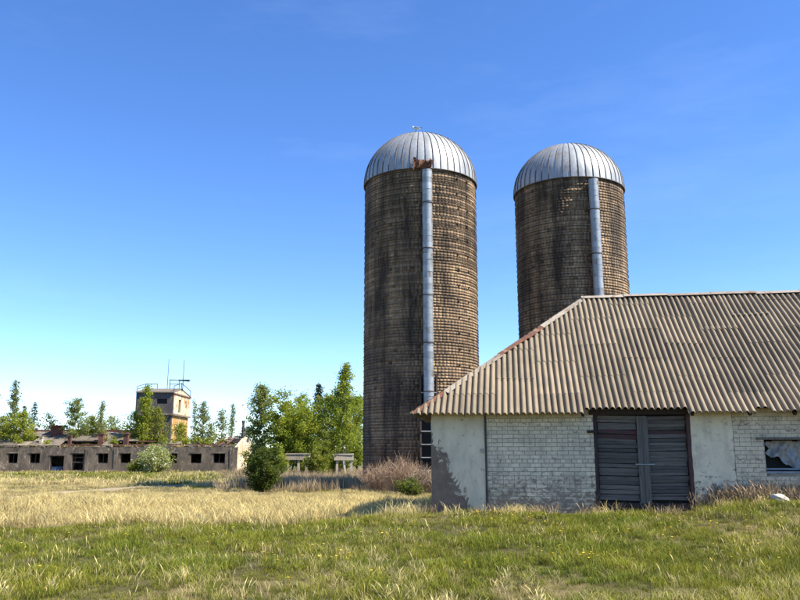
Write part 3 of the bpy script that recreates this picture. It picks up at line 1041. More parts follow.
    cx, cy = (R0 + 0.32) * math.cos(a), (R0 + 0.32) * math.sin(a)
    chute = bpy.data.objects.new("chute", None); COL.objects.link(chute); chute.parent = t
    chute.location = (cx, cy, 0); chute.empty_display_size = 0.2
    z = chute_bottom
    zt = H - 0.34
    i = 0
    while z < zt - .05:
        z2 = min(z + 0.31, zt)
        c = MB()
        r0 = 0.255 + 0.004 * (i % 2)
        c.tube([(0, 0, z - .012), (0, 0, z2)], [r0 - .004, r0 + .003], 24, False)
        c.tube([(0, 0, z - .016), (0, 0, z + .016)], [r0 + .007, r0 + .007], 24, False)
        o = c.build("chute_section", M['chute'], chute, smooth=True)
        o.location = (prr.uniform(-.006, .006), prr.uniform(-.006, .006), 0)
        z = z2; i += 1
    br = MB()
    zz = chute_bottom + 0.5
    while zz < H:
        d = Matrix.Rotation(a, 4, 'Z')
        br.box(-0.34, -0.02, -0.33, -0.29, zz, zz + .05, d); br.box(-0.34, -0.02, 0.29, 0.33, zz, zz + .05, d)
        zz += 2.4
    br.build("bracket", M['hoop'], chute)
    zz = chute_bottom + 0.5
    while zz < zt:
        cl = MB(); cl.tube([(0, 0, zz), (0, 0, zz + .05)], .282, 24, True); cl.build("clamp", M['hoop'], chute)
        zz += 2.4
    if rusty:
        # broken rusted hood above the chute mouth
        hood = bpy.data.objects.new("rusted_hood", None); COL.objects.link(hood); hood.parent = t
        hood.location = (cx, cy, H - .28); hood.empty_display_size = .1
        for (dx, dy, dz, w_, h_, rx, rz_, ry) in ((-0.55, 0.12, 0.30, 0.40, 0.52, 12, 25, -14), (-0.24, 0.02, 0.34, 0.34, 0.44, -10, -12, 8), (0.02, 0.05, 0.30, 0.42, 0.40, 18, 5, -6), (0.22, 0.12, 0.42, 0.16, 0.52, -8, 30, 14), (-0.66, 0.16, 0.55, 0.16, 0.30, 5, -35, 22), (-0.2, -.05, 0.12, 0.66, 0.16, 30, 0, 2)):
            p = MB()
            for i in range(5):
                for j in range(4):
                    u_, v_ = i / 4 - .5, j / 3 - .5
                    p.v.append((u_ * w_ + prr.uniform(-.035, .035), 0.09 * math.cos(3 * u_) + prr.uniform(-.03, .03), v_ * h_ + prr.uniform(-.045, .045)))
            nv = len(p.v)
            for v in list(p.v): p.v.append((v[0], v[1] + .015, v[2]))
            for i in range(4):
                for j in range(3):
                    b = i * 4 + j
                    p.f.append((b, b + 4, b + 5, b + 1)); p.f.append((nv + b, nv + b + 1, nv + b + 5, nv + b + 4))
            for i in range(4):
                for (b, c2) in ((i * 4, (i + 1) * 4), ((i + 1) * 4 + 3, i * 4 + 3)):
                    p.f.append((b, nv + b, nv + c2, c2))
            o = p.build("rusted_plate", M['rust'], hood)
            o.location = (dx, dy, dz); o.rotation_euler = (R(rx), R(ry), R(rz_))
    if doors:
        # column of unloading doors and rungs below the chute
        d = bpy.data.objects.new("unloading_doors", None); COL.objects.link(d); d.parent = t
        d.location = ((R0 + .02) * math.cos(a), (R0 + .02) * math.sin(a), 0); d.rotation_euler = (0, 0, a + math.pi / 2)
        d.empty_display_size = .1
        fm1 = MB(); fm1.box(-0.44, -0.36, -0.34, 0.0, 0, 5.6); fm1.build("chase_post", M['hoop'], d)
        fm1 = MB(); fm1.box(0.36, 0.44, -0.34, 0.0, 0, 5.6); fm1.build("chase_post", M['hoop'], d)
        z = 0.35
        while z < 4.6:
            q_ = MB(); q_.box(-0.35, 0.35, -0.06, 0.02, z, z + 0.52); q_.build("unloading_door", M['dark_void'], d)
            q_ = MB(); q_.tube([(-0.38, -0.36, z + .60), (0.38, -0.36, z + .60)], 0.024, 6); q_.build("rung", M['chute'], d)
            z += 0.62
    return t

silo1 = silo((1.13, 42.0, 0.0), 0, 3.06, 16.44, 2.92, R(-90 + 4.5), 4.2, "near silo of dark stained blocks with gull perched on its metal dome", 5, "", rusty=True, doors=True)
silo2 = silo((9.60, 43.0, 0.0), 2.0, 3.02, 16.36, 2.74, R(-90 + 10.5) - 2.0, 4.2, "farther silo rising behind the shed roof, metal chute right of its middle", 6, "")
# loose cable hanging on the second silo
cb = MB(); aa = R(-90 + 1.0) - 2.0
cb.tube([(3.16 * math.cos(aa), 3.16 * math.sin(aa), 12.7), (3.2 * math.cos(aa + .03), 3.2 * math.sin(aa + .03), 10.5), (3.2 * math.cos(aa + .055), 3.2 * math.sin(aa + .055), 8.0)], 0.03, 6)
cb.build("loose_rod", M['far_beam'], silo2)

# ------------------------------------------------------------------ gull on the dome
def gull(loc, rz):
    g = thing("gull", "white gull with grey wings standing on top of the near silo dome", "bird", loc, rz)
    def lathe(path, n=12):
        m = MB()
        m.tube([p[:3] for p in path], [p[3] for p in path], n)
        return m
    wm = rough_mat('gull_white', (0.75, 0.75, 0.73), (0.68, 0.68, 0.66), None, 8, None, 0.8, 0, fine=0, bstr=0)
    gm = rough_mat('gull_grey', (0.32, 0.34, 0.37), (0.26, 0.28, 0.30), None, 8, None, 0.8, 0, fine=0, bstr=0)
    bm_ = rough_mat('gull_black', (0.03, 0.03, 0.03), (0.02, 0.02, 0.02), None, 8, None, 0.8, 0, fine=0, bstr=0)
    ym = rough_mat('gull_yellow', (0.5, 0.30, 0.03), (0.45, 0.26, 0.03), None, 8, None, 0.6, 0, fine=0, bstr=0)
    body = lathe([(-0.26, 0, .15, .012), (-0.20, 0, .158, .035), (-0.10, 0, .175, .068), (0.0, 0, .19, .085), (0.08, 0, .205, .075), (0.125, 0, .24, .052), (0.15, 0, .285, .043), (0.175, 0, .315, .046), (0.205, 0, .322, .036), (0.225, 0, .318, .014)])
    body.build("body", wm, g, smooth=True)
    bk = lathe([(0.218, 0, .320, .013), (0.25, 0, .317, .010), (0.275, 0, .308, .004)], 8); bk.build("beak", ym, g, smooth=True)
    for s in (-1, 1):
        w = lathe([(0.09, s * .062, .215, .025), (0.0, s * .078, .212, .05), (-0.10, s * .07, .20, .042), (-0.20, s * .045, .19, .022), (-0.27, s * .03, .185, .008)], 10)
        wo_ = w.build("wing", gm, g, smooth=True)
        tp = lathe([(-0.24, s * .036, .188, .014), (-0.31, s * .024, .185, .01), (-0.36, s * .018, .183, .003)], 8); tp.build("wing_tip", bm_, wo_, smooth=True)
        lg = lathe([(0.0, s * .03, .12, .010), (-.008, s * .03, .06, .006), (0, s * .03, .0, .006)], 6); lo = lg.build("leg", ym, g)
        ft = MB(); ft.box(-.01, .05, s * .03 - .02, s * .03 + .02, -.004, .006); ft.build("foot", ym, lo)
        ey = lathe([(0.195, s * .036, .328, .007), (0.198, s * .043, .328, .003)], 6); ey.build("eye", bm_, g)
gull((0.87, 40.72, 16.44 + 2.92 * math.sqrt(1 - (1.306 / 3.11) ** 2) + .018), R(180 - 15))

# ------------------------------------------------------------------ derelict long building
FB_Y, FB_X1, FB_X0, FB_H, FB_D = 85.0, -17.2, -62.0, 2.62, 10.0
fb = thing("derelict_building", "long derelict grey farm building with empty windows and collapsing roof", "building", (FB_X0, FB_Y, 0))
def pxX(px, Y=FB_Y):
    return (px - 400) / 790.0 * Y * 1.012
WN = [(-24, -14, .95, 2.0), (2, 10, .95, 2.0), (20, 29.5, .95, 1.98), (41, 51, .95, 1.98), (61, 74.5, .12, 1.75), (82, 93.5, .25, 1.98), (107, 117, .95, 1.98), (129, 139, .95, 1.98), (152, 162, .95, 1.98), (175, 184, .95, 1.98), (197, 207.5, .95, 1.95), (219, 230.5, .95, 1.98)]
ops = []
for (a, b_, z0, z1) in WN:
    ops.append((pxX(a) - FB_X0, pxX(b_) - FB_X0, z0, z1))
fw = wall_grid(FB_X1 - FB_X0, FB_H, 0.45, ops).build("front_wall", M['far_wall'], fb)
for i, (a, b_, z0, z1) in enumerate(ops):
    m = MB()
    if i in (4, 5):
        m.box(a + .02, a + .09, .15, .22, z0, z1 - .01); m.box(b_ - .09, b_ - .02, .15, .22, z0, z1 - .01); m.box(a + .09, b_ - .09, .15, .22, z1 - .09, z1 - .01)
    else:
        m.box(a + .02, a + .08, .2, .27, z0 + .01, z1 - .01); m.box(b_ - .08, b_ - .02, .2, .27, z0 + .01, z1 - .01)
        m.box(a + .08, b_ - .08, .2, .27, z0 + .01, z0 + .07); m.box(a + .08, b_ - .08, .2, .27, z1 - .07, z1 - .01)
        if i % 3 != 1: m.box((a + b_) / 2 - .03, (a + b_) / 2 + .03, .205, .265, z0 + .07, z1 - .07)
    if i == 5:
        m.box(a + .09, b_ - .09, .14, .23, 1.0, 1.12); m.box(a + .09, b_ - .09, .14, .23, 1.52, 1.58)
    m.build("door_frame" if i == 4 else "window_frame", M['iron'], fw)
    s_ = MB(); s_.box(a - .08, b_ + .08, -0.05, .1, z1 + .002, z1 + .12); s_.build("lintel", M['far_wall'], fw)
# shallow piers, block courses standing a little proud
for x in np.arange(1.5, FB_X1 - FB_X0 - .5, 3.05):
    if not any(o[0] - .25 < x < o[1] + .25 for o in ops):
        m = MB(); m.box(x - .16, x + .16, -.06, .02, 0, FB_H - .15); m.build("pier", M['far_wall'], fw, jitter=.015)
blue = MB(); a, b_ = ops[4][0], ops[4][1]
blue.box(a + .12, b_ - .2, .25, .6, .13, .62)
bl_m = rough_mat('faded_blue_tin', (0.05, 0.09, 0.16), (0.035, 0.06, 0.11), None, 2, None, .7, 0, fine=0, bstr=0)
blue.build("blue_board", bl_m, fb, jitter=.03)
# end wall (sunlit) with gable, rear wall
L_ = FB_X1 - FB_X0
ew = MB()
ew.v += [(L_ - .4, .451, 0), (L_, .451, 0), (L_, .451, FB_H - .02), (L_ - .4, .451, FB_H - .02), (L_ - .4, FB_D, 0), (L_, FB_D, 0), (L_, FB_D, FB_H - .02), (L_ - .4, FB_D, FB_H - .02), (L_, FB_D / 2, FB_H + 1.2), (L_ - .4, FB_D / 2, FB_H + 1.2)]
ew.f += [(0, 1, 2, 3), (5, 4, 7, 6), (1, 5, 6, 8, 2), (4, 0, 3, 9, 7), (3, 2, 8, 9), (8, 6, 7, 9)]
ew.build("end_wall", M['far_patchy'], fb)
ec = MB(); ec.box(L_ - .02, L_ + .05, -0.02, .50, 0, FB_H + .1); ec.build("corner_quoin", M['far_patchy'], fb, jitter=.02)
rw = MB(); rw.box(0, L_ - .41, FB_D - .4, FB_D, 0, FB_H); rw.build("rear_wall", M['far_wall'], fb)
lw = MB(); lw.box(0, .4, .46, FB_D - .41, 0, FB_H - .01); lw.build("end_wall", M['far_wall'], fb)
fl_ = MB(); fl_.box(.41, L_ - .41, .46, FB_D - .41, .02, .06); fl_.build("floor_slab", M['dark_void'], fb)
cl = MB(); cl.box(.41, L_ - .41, .50, FB_D - .41, FB_H - .25, FB_H - .12); cl.build("ceiling_slab", M['dark_void'], fb)
# broken parapet edge
rp = random.Random(4)
x = 0.2
while x < L_ - .6:
    w_ = rp.uniform(.25, .8); h_ = rp.choice([0, .05, .09, .14, .2])
    if h_:
        m = MB(); m.box(x, x + w_, rp.uniform(-.03, .02), .42, FB_H + .002, FB_H + h_); m.build("parapet_block", M['far_wall'], fw, jitter=.03)
    x += w_ + rp.uniform(.0, .5)
# roof sheets, many slipped or missing, over red-brown purlins
froof = bpy.data.objects.new("roof", None); COL.objects.link(froof); froof.parent = fb; froof.empty_display_size = .2
pit = math.atan2(1.75, 5.2)
sh = MB(); sh.box(-.56, .56, 0, 1.62, -.03, .03)
sh_me = sh.mesh("roof_sheet", M['far_roof'])
roof_end = pxX(146) - FB_X0
for ci in range(int(L_ / 1.12)):
    xc = .6 + ci * 1.12
    for rj in range(3):
        intact = xc < roof_end
        p_miss = 0.10 if intact else (0.82 if rj else 0.55)
        if intact and rj == 0 and pxX(58) - FB_X0 < xc: p_miss = 0.75
        if rp.random() < p_miss: continue
        t_ = rj * 1.62
        sag = 0 if intact else rp.uniform(.5, .9)
        o = link("roof_sheet", sh_me, froof, (xc, .15 + t_ * math.cos(pit), FB_H + .12 + t_ * math.sin(pit) * (1 - sag) + rp.uniform(0, .05)), (pit * (1 - sag) + R(rp.uniform(-3, 3)), R(rp.uniform(-3, 3)), R(rp.uniform(-3, 3))))
back_r = MB()
back_r.quad((0, 5.3, FB_H + 1.77), (roof_end, 5.3, FB_H + 1.77), (roof_end, FB_D + .3, FB_H + .1), (0, FB_D + .3, FB_H + .1))
back_r.quad((0, 5.3, FB_H + 1.71), (0, FB_D + .3, FB_H + .04), (roof_end, FB_D + .3, FB_H + .04), (roof_end, 5.3, FB_H + 1.71))
back_r.build("rear_roof_slope", M['far_roof'], froof)
for t_, th in ((5.25, .13), (3.5, .08), (1.8, .08)):
    m = MB(); zc = FB_H + .05 + t_ / 5.2 * 1.70
    m.box(.3, roof_end + 1.2, t_ - th, t_ + th, zc - th, zc + (.22 if t_ > 5 else th)); m.build("ridge_beam" if t_ > 5 else "purlin", M['far_beam'], froof)
m = MB(); m.box(pxX(58) - FB_X0, L_ - 1.0, .6, .85, FB_H + .12, FB_H + .32); m.build("eave_beam", M['brick_red'], froof, jitter=.04)
# chimneys, ventilator, stove pipe
def stack(px, w_, z0, z1, y, mat, name):
    xx = pxX(px) - FB_X0
    m = MB(); m.box(xx - w_ / 2, xx + w_ / 2, y - w_ / 2, y + w_ / 2, z0, z1); m.box(xx - w_ / 2 - .06, xx + w_ / 2 + .06, y - w_ / 2 - .06, y + w_ / 2 + .06, z1 + .002, z1 + .13)
    return m.build(name, mat, fb, jitter=.02)
stack(104, .55, FB_H, FB_H + 1.35, 1.6, M['brick_red'], "chimney")
stack(128.5, .50, FB_H, FB_H + 1.4, 1.6, M['brick_red'], "chimney")
stack(73, .32, FB_H + .3, FB_H + 1.15, 1.5, M['brick_red'], "chimney")
stack(46, .30, FB_H + .3, FB_H + 1.0, 1.2, M['concrete'], "chimney")
vx = pxX(51) - FB_X0
m = MB(); m.box(vx - .62, vx + .5, 3.5, 4.5, FB_H + 1.2, FB_H + 2.25); m.build("ventilator", M['brick_red'], fb)
m = MB(); m.box(vx - .8, vx + .75, 3.3, 4.7, FB_H + 2.26, FB_H + 2.42); m.build("ventilator_cap", M['far_beam'], fb)
m = MB(); xx = pxX(247, 90) - FB_X0
m.tube([(xx, 5.0, FB_H + .9), (xx, 5.0, FB_H + 3.0)], .14, 8); m.tube([(xx, 5.0, FB_H + 2.75), (xx, 5, FB_H + 3.0)], .19, 8); m.build("stove_pipe", M['iron'], fb)
m = MB(); m.box(xx - 1.0, xx + 0.45, 4.2, 6.2, FB_H + .55, FB_H + 1.05); m.box(xx - .7, xx + .2, 4.4, 6.0, FB_H + 1.052, FB_H + 1.3); m.build("roof_hatch", M['iron'], fb, jitter=.06)
for k in range(4):
    m = MB(); x0_ = L_ - rp.uniform(.5, 5)
    m.tube([(x0_, .6, FB_H + .1), (x0_ + .4, 5.2, FB_H + rp.uniform(.8, 1.5))], .08, 5); m.build("rafter", M['far_beam'], froof)
for px_, hh in ((201, .5), (229, .55), (164, .5)):
    xx = pxX(px_) - FB_X0
    m = MB(); m.tube([(xx, 1.0, FB_H), (xx, 1.0, FB_H + hh)], .1, 8); m.tube([(xx, 1.0, FB_H + hh + .001), (xx, 1.0, FB_H + hh + .12)], .2, 8); m.build("vent_pipe", M['iron'], fb)

# ------------------------------------------------------------------ tower
TX0, TX1, TY0, TY1 = -33.25, -28.55, 100.0, 108.2
tw = thing("service_tower", "tall abandoned tower with dark front and sunlit orange side, two masts on roof", "tower", (TX0, TY0, 0))
tw_w, tw_d = TX1 - TX0, TY1 - TY0
def TZ(py, Y=100.0):
    return 1.6 + (457 - py) / 790.0 * Y * 1.03
zmid, zeave, zridge = 6.75, 9.6, 10.25
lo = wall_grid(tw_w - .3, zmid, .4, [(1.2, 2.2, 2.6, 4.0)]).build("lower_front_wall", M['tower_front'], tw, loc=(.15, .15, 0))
lr = MB(); lr.box(tw_w - .55, tw_w - .15, .551, tw_d - .15, 0, zmid - .001); lr.build("lower_side_wall", M['tower_low'], tw)
ll = MB(); ll.box(.15, .55, .551, tw_d - .15, 0, zmid - .001); ll.box(.551, tw_w - .551, tw_d - .5, tw_d - .15, 0, zmid - .001); ll.build("lower_rear_walls", M['tower_low'], tw)
bd = MB(); bd.box(-.12, tw_w + .12, -.12, tw_d + .12, zmid, zmid + .22); bd.build("floor_band", M['far_wall'], tw)
zu = zmid + .222
hu = zeave - zu
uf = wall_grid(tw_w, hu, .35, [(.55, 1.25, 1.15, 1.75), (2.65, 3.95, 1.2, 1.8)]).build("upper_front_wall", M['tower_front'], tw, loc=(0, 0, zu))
for (a, b_, c_, d_) in ((.55, 1.25, 1.15, 1.75), (2.65, 3.95, 1.2, 1.8)):
    m = MB(); m.box(a + .02, b_ - .02, .16, .2, c_ + .02, d_ - .02); m.build("window_pane", M['dark_void'], uf)
# right-hand side wall: gable with door and window
us = wall_grid(tw_d - .36, hu, .35, [(2.2, 3.3, .25, 1.9), (5.4, 6.1, 1.0, 1.9)])
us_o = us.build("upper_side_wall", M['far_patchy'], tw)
us_o.location = (tw_w, .355, zu); us_o.rotation_euler = (0, 0, R(90))
m = MB(); m.box(2.22, 3.28, .2, .24, .27, 1.88); m.build("door", M['dark_void'], us_o)
m = MB(); m.box(5.42, 6.08, .15, .2, 1.02, 1.88); m.build("window_pane", M['tower_low'], us_o)
gb = MB()
gb.v += [(tw_w - .35, 0, zeave), (tw_w - .001, 0, zeave), (tw_w - .001, tw_d, zeave), (tw_w - .35, tw_d, zeave), (tw_w - .001, tw_d * .42, zridge), (tw_w - .35, tw_d * .42, zridge)]
gb.f += [(1, 2, 4), (3, 0, 5), (0, 1, 4, 5), (2, 3, 5, 4), (0, 3, 2, 1)]
gb.build("gable", M['far_patchy'], tw)
m = MB(); m.box(.0, .35, .36, tw_d, zu, zeave); m.box(.351, tw_w - .351, tw_d - .35, tw_d, zu, zeave); m.build("upper_rear_walls", M['far_patchy'], tw)
rf = MB()
def roofq(y0, z0, y1, z1):
    a, b_ = -.06, tw_w + .06
    rf.quad((a, y0, z0 + .12), (b_, y0, z0 + .12), (b_, y1, z1 + .12), (a, y1, z1 + .12))
    rf.quad((a, y0, z0 + .01), (a, y1, z1 + .01), (b_, y1, z1 + .01), (b_, y0, z0 + .01))
    rf.quad((a, y0, z0 + .01), (b_, y0, z0 + .01), (b_, y0, z0 + .12), (a, y0, z0 + .12))
    rf.quad((b_, y0, z0 + .01), (b_, y1, z1 + .01), (b_, y1, z1 + .12), (b_, y0, z0 + .12))
    rf.quad((a, y0, z0 + .12), (a, y1, z1 + .12), (a, y1, z1 + .01), (a, y0, z0 + .01))
roofq(-.2, zeave - .06, tw_d * .42, zridge)
roofq(tw_d + .2, zeave - .06, tw_d * .42, zridge)
rf.build("roof", M['far_roof'], tw)
m = MB(); m.box(tw_w + .061, tw_w + .11, -.1, tw_d + .1, zeave - .2, zeave - .05); m.build("verge_board", M['far_beam'], tw)
# railings, platform, masts
m = MB()
for (p0, p1) in (((.05, .1, zeave), (.05, .1, zeave + .75)), ((.05, 3.3, zridge), (.05, 3.3, zridge + .7)), ((1.6, 3.3, zridge), (1.6, 3.3, zridge + .7)), ((.05, .1, zeave + .75), (.05, 3.3, zridge + .7)), ((.05, 3.3, zridge + .7), (1.6, 3.3, zridge + .7)), ((.05, .1, zeave + .4), (.05, 3.3, zridge + .35))):
    m.tube([p0, p1], .045, 5)
m.build("railing", M['iron'], tw)
m = MB()
for yy in (.1, tw_d * .42, tw_d - .1):
    zz = zridge if 1 < yy < 6 else zeave
    m.tube([(tw_w, yy, zz), (tw_w, yy, zz + .8)], .05, 5)
m.tube([(tw_w, .1, zeave + .8), (tw_w, tw_d * .42, zridge + .8), (tw_w, tw_d - .1, zeave + .8)], .05, 5)
m.build("railing", M['iron'], tw)
m = MB()
for xx_ in (tw_w - 1.5, tw_w - .3):
    m.tube([(xx_, 3.4, zridge), (xx_, 3.4, zridge + 1.25)], .05, 5)
m.tube([(tw_w - 1.6, 3.4, zridge + 1.25), (tw_w + 1.0, 3.4, zridge + 1.05)], .06, 5)
m.tube([(tw_w - 1.6, 3.4, zridge + .7), (tw_w - .3, 3.4, zridge + .7)], .04, 5)
m.build("platform_rail", M['iron'], tw)
m = MB(); m.box(tw_w - .35, tw_w + 1.05, 3.0, 3.8, zridge + 1.12, zridge + 1.24); m.build("lamp_bracket", M['iron'], tw)
m = MB(); m.tube([(2.85, 3.4, zridge), (2.87, 3.4, zridge + 4.0)], [.05, .028], 5); m.build("mast", M['iron'], tw)
m = MB(); m.tube([(tw_w + .12, 3.6, zridge), (tw_w + .15, 3.6, zridge + 3.9)], [.055, .03], 5); m.build("mast", M['iron'], tw)

# ------------------------------------------------------------------ concrete stands in the field
def stand(px, Y, w_, label, legs):
    x = (px - 400) / 790 * Y * 1.012
    t = thing("concrete_stand", label, "concrete frame", (x, Y, gz1(x, Y)), R(3), "concrete stands by the birches")
    m = MB(); m.box(-w_ / 2, w_ / 2, -.5, .5, 1.35, 1.78); m.build("slab", M['concrete'], t, jitter=.012)
    m = MB(); m.box(-w_ / 2 - .03, w_ / 2 + .03, -.54, .54, 1.782, 1.86); m.build("coping", M['concrete'], t, jitter=.01)
    for lx in legs:
        m = MB(); m.box(lx - .09, lx + .09, -.42, -.24, -.2, 1.348); m.build("leg", M['concrete'], t)
        m = MB(); m.box(lx - .09, lx + .09, .24, .42, -.2, 1.348); m.build("leg", M['concrete'], t)
stand(345.5, 63, 1.5, "pale concrete slab on posts beside the near silo", (-.5, .6))
stand(301, 64, 1.9, "pale concrete slab on posts half hidden by birches and dark bush", (-.75, .1, .7))

# pale stone by the wall, under the window
st = MB()
bm = bmesh.new(); bmesh.ops.create_icosphere(bm, subdivisions=3, radius=1.0)
rs = random.Random(3)
for v in bm.verts:
    n_ = 1 + .12 * math.sin(5 * v.co.x + 1) * math.cos(4 * v.co.y) + .07 * math.sin(9 * v.co.z + 3 * v.co.x)
    v.co = Vector((v.co.x * .20 * n_, v.co.y * .14 * n_, v.co.z * .10 * n_ - .03 * v.co.x))
me = bpy.data.meshes.new("stone"); bm.to_mesh(me); bm.free(); me.materials.append(M['stone'])
sx, sy = 8.35, 17.85
so = link("stone", me, None, (sx, sy, gz1(sx, sy) + .11), (0, R(8), R(-10)))
tag(so, "pale rounded stone lying in the grass below the shed window", "stone")

# ------------------------------------------------------------------ trees and shrubs
def leaves_mesh(name, pts, size, cols, rr, mat, flat=0.0, aspect=0.75):
    n = len(pts)
    a = rr.normal(size=(n, 3)); a[:, 2] *= (1 - flat); a /= np.linalg.norm(a, axis=1)[:, None]
    b = rr.normal(size=(n, 3)); b -= (b * a).sum(1)[:, None] * a; b /= np.linalg.norm(b, axis=1)[:, None]
    s = size * np.exp(rr.normal(0, .28, n))[:, None]
    V = np.empty((n, 4, 3))
    V[:, 0] = pts - a * s; V[:, 1] = pts + b * s * aspect; V[:, 2] = pts + a * s; V[:, 3] = pts - b * s * aspect
    F = np.arange(n * 4).reshape(n, 4)
    return np_mesh(name, V.reshape(-1, 3), F, mat, cols)

def tree(name, label, cat, loc, H, Rc, seed, nleaf, leaf=.12, c1=(.10, .14, .025), c2=(.17, .20, .04), h0=.15, prof='oval', stems=1, bark='bark', up=.7, trunk_r=None, nbr=40, sig=.28, group=None, lean=0.0, clear=.12, flowers=0.0):
    rr = np.random.default_rng(seed)
    leaf *= .60; nleaf = int(nleaf * 1.5); sig *= .82; nbr = int(nbr * 1.25)
    t = thing(name, label, cat, loc, rr.uniform(0, 6.28), group)
    wood = MB()
    tr = trunk_r or H * .012
    P, T = [], []
    def pf(h):
        if prof == 'oval': return max(.0, math.sin(math.pi * min(1, max(0, (h - h0) / (1 - h0))) ** .8)) ** .65 + .05
        if prof == 'cone': return max(.04, (1 - (h - h0) / (1 - h0))) ** .8
        if prof == 'column': return (max(.0, 1 - ((h - h0) / (1 - h0)) ** 2)) * .85 + .1
        return (1 - ((h - h0) / (1 - h0)) ** 2.2) * .9 + .12                # bush
    for s in range(stems):
        if stems == 1:
            top = np.array([lean * H, 0, H * .97]); base = np.zeros(3)
        else:
            a = rr.uniform(0, 6.28); q = rr.uniform(.15, .85)
            top = np.array([math.cos(a) * Rc * q, math.sin(a) * Rc * q, H * (1 - .45 * q * q) * rr.uniform(.62, 1.04)]); base = np.array([math.cos(a), math.sin(a), 0]) * Rc * .1
        wob = rr.normal(0, .02 * H, (2, 3)); wob[:, 2] = 0
        n = 7
        pts = []
        for i in range(n):
            f = i / (n - 1)
            pts.append(base + (top - base) * f + wob[0] * math.sin(math.pi * f) + wob[1] * math.sin(2 * math.pi * f) * .5 - (np.array([0, 0, 1]) * 0))
        rad = [tr * (1 - f / (n - 1)) ** .8 * (1 if stems == 1 else .6) + .006 for f in range(n)]
        pts[0][2] = -.15
        wood.tube(pts, rad, 6)
        nb = nbr if stems == 1 else max(5, nbr // stems)
        for k in range(nb):
            h = h0 + (1 - h0) * ((k + rr.random()) / nb) * .98
            f = h * (n - 1); i0 = min(int(f), n - 2)
            p0 = pts[i0] + (pts[i0 + 1] - pts[i0]) * (f - i0)
            a = k * 2.4 + rr.uniform(-.5, .5)
            L = Rc * pf(h) * rr.uniform(.55, 1.2) * (1.35 if rr.random() < .1 else 1) * (1 if stems == 1 else .55)
            rise = up * rr.uniform(.6, 1.3)
            d = np.array([math.cos(a), math.sin(a), 0])
            end = p0 + d * L + np.array([0, 0, L * rise])
            mid = p0 + d * L * .5 + np.array([0, 0, L * rise * .62])
            wood.tube([p0, mid, end], [max(.008, tr * .33 * (1 - h) + .01), .012, .005], 4)
            tone = rr.normal(0, .30)
            m_ = max(4, int(nleaf / (nb * stems) * rr.uniform(.5, 1.5) * (.4 + pf(h))))
            u_ = rr.uniform(.18 if prof != 'bush' else .1, 1.08, m_)
            lp = p0[None] * ((1 - u_) ** 2)[:, None] + 2 * mid[None] * ((1 - u_) * u_)[:, None] + end[None] * (u_ ** 2)[:, None]
            lp = lp + rr.normal(0, sig, (m_, 3)) * (.35 + .65 * u_[:, None]) * np.array([1, 1, .85])
            P.append(lp); T.append(np.full(m_, tone) + rr.normal(0, .22, m_))
    P = np.concatenate(P); T = np.concatenate(T)
    keep = P[:, 2] > (.05 if prof == 'bush' else H * clear)
    P, T = P[keep], T[keep]
    f = 1 / (1 + np.exp(-2.2 * T))
    C = np.array(c1)[None] * (1 - f)[:, None] + np.array(c2)[None] * f[:, None]
    C *= rr.normal(1, .12, (len(C), 1)).clip(.6, 1.4)
    if flowers:
        fl = rr.random(len(C)) < flowers
        C[fl] = (.62, .62, .50)
    wood.build("trunk", M[bark], t)
    link("crown", leaves_mesh("crown", P, leaf, C, rr, M['leaf']), t)
    return t

def spruce(label, loc, H, Rc, seed, nl=4200, cat="tree", c1=(.022, .036, .018), c2=(.04, .06, .025), group=None):
    rr = np.random.default_rng(seed)
    t = thing("spruce_tree", label, cat, loc, 0, group)
    w = MB(); w.tube([(0, 0, -.1), (0, 0, H * .5), (0, 0, H)], [H * .016, H * .009, .01], 6)
    P, T = [], []
    nt = 20
    for k in range(nt):
        h = .1 + .88 * k / nt
        L = Rc * (1 - h) ** .9 + .12
        for j in range(9):
            a = j * .698 + k * .5 + rr.uniform(-.15, .15)
            l = L * rr.uniform(.75, 1.15)
            d = np.array([math.cos(a), math.sin(a), 0])
            end = np.array([0, 0, h * H]) + d * l + np.array([0, 0, -.25 * l])
            w.tube([(0, 0, h * H), end], [.02, .006], 3)
            m_ = int(nl / (nt * 9) * (.4 + 1.2 * (1 - h)))
            u = rr.random(m_) ** .7
            lp = np.array([0, 0, h * H])[None] * (1 - u)[:, None] + end[None] * u[:, None] + rr.normal(0, .10 * (1 + l * .25), (m_, 3)) - np.array([0, 0, 1])[None] * rr.random((m_, 1)) * .22
            P.append(lp); T.append(rr.normal(0, 1, m_) * .6)
    P = np.concatenate(P); T = np.concatenate(T)
    f = 1 / (1 + np.exp(-1.5 * T))
    C = np.array(c1)[None] * (1 - f)[:, None] + np.array(c2)[None] * f[:, None]
    w.build("trunk", M['bark'], t)
    link("crown", leaves_mesh("crown", P, .13, C, rr, M['needle'], aspect=.4), t)
    return t

def at(px, Y):
    x = (px - 400) / 790 * Y * 1.012
    return (x, Y, gz1(x, Y) - .03)
def hgt(py, Y):
    return 1.6 + (457 - py) / 790 * Y * 1.0 * (1 + .0012 * (457 - py) * .2) * 1.01

BG = "birches growing in the ruins"
YG1, YG2 = (.17, .215, .024), (.33, .34, .045)        # fresh birch
G1, G2 = (.145, .205, .024), (.33, .365, .045)         # fuller green
DG1, DG2 = (.075, .11, .018), (.12, .15, .028)
PG1, PG2 = (.16, .18, .065), (.25, .255, .10)         # pale aspen
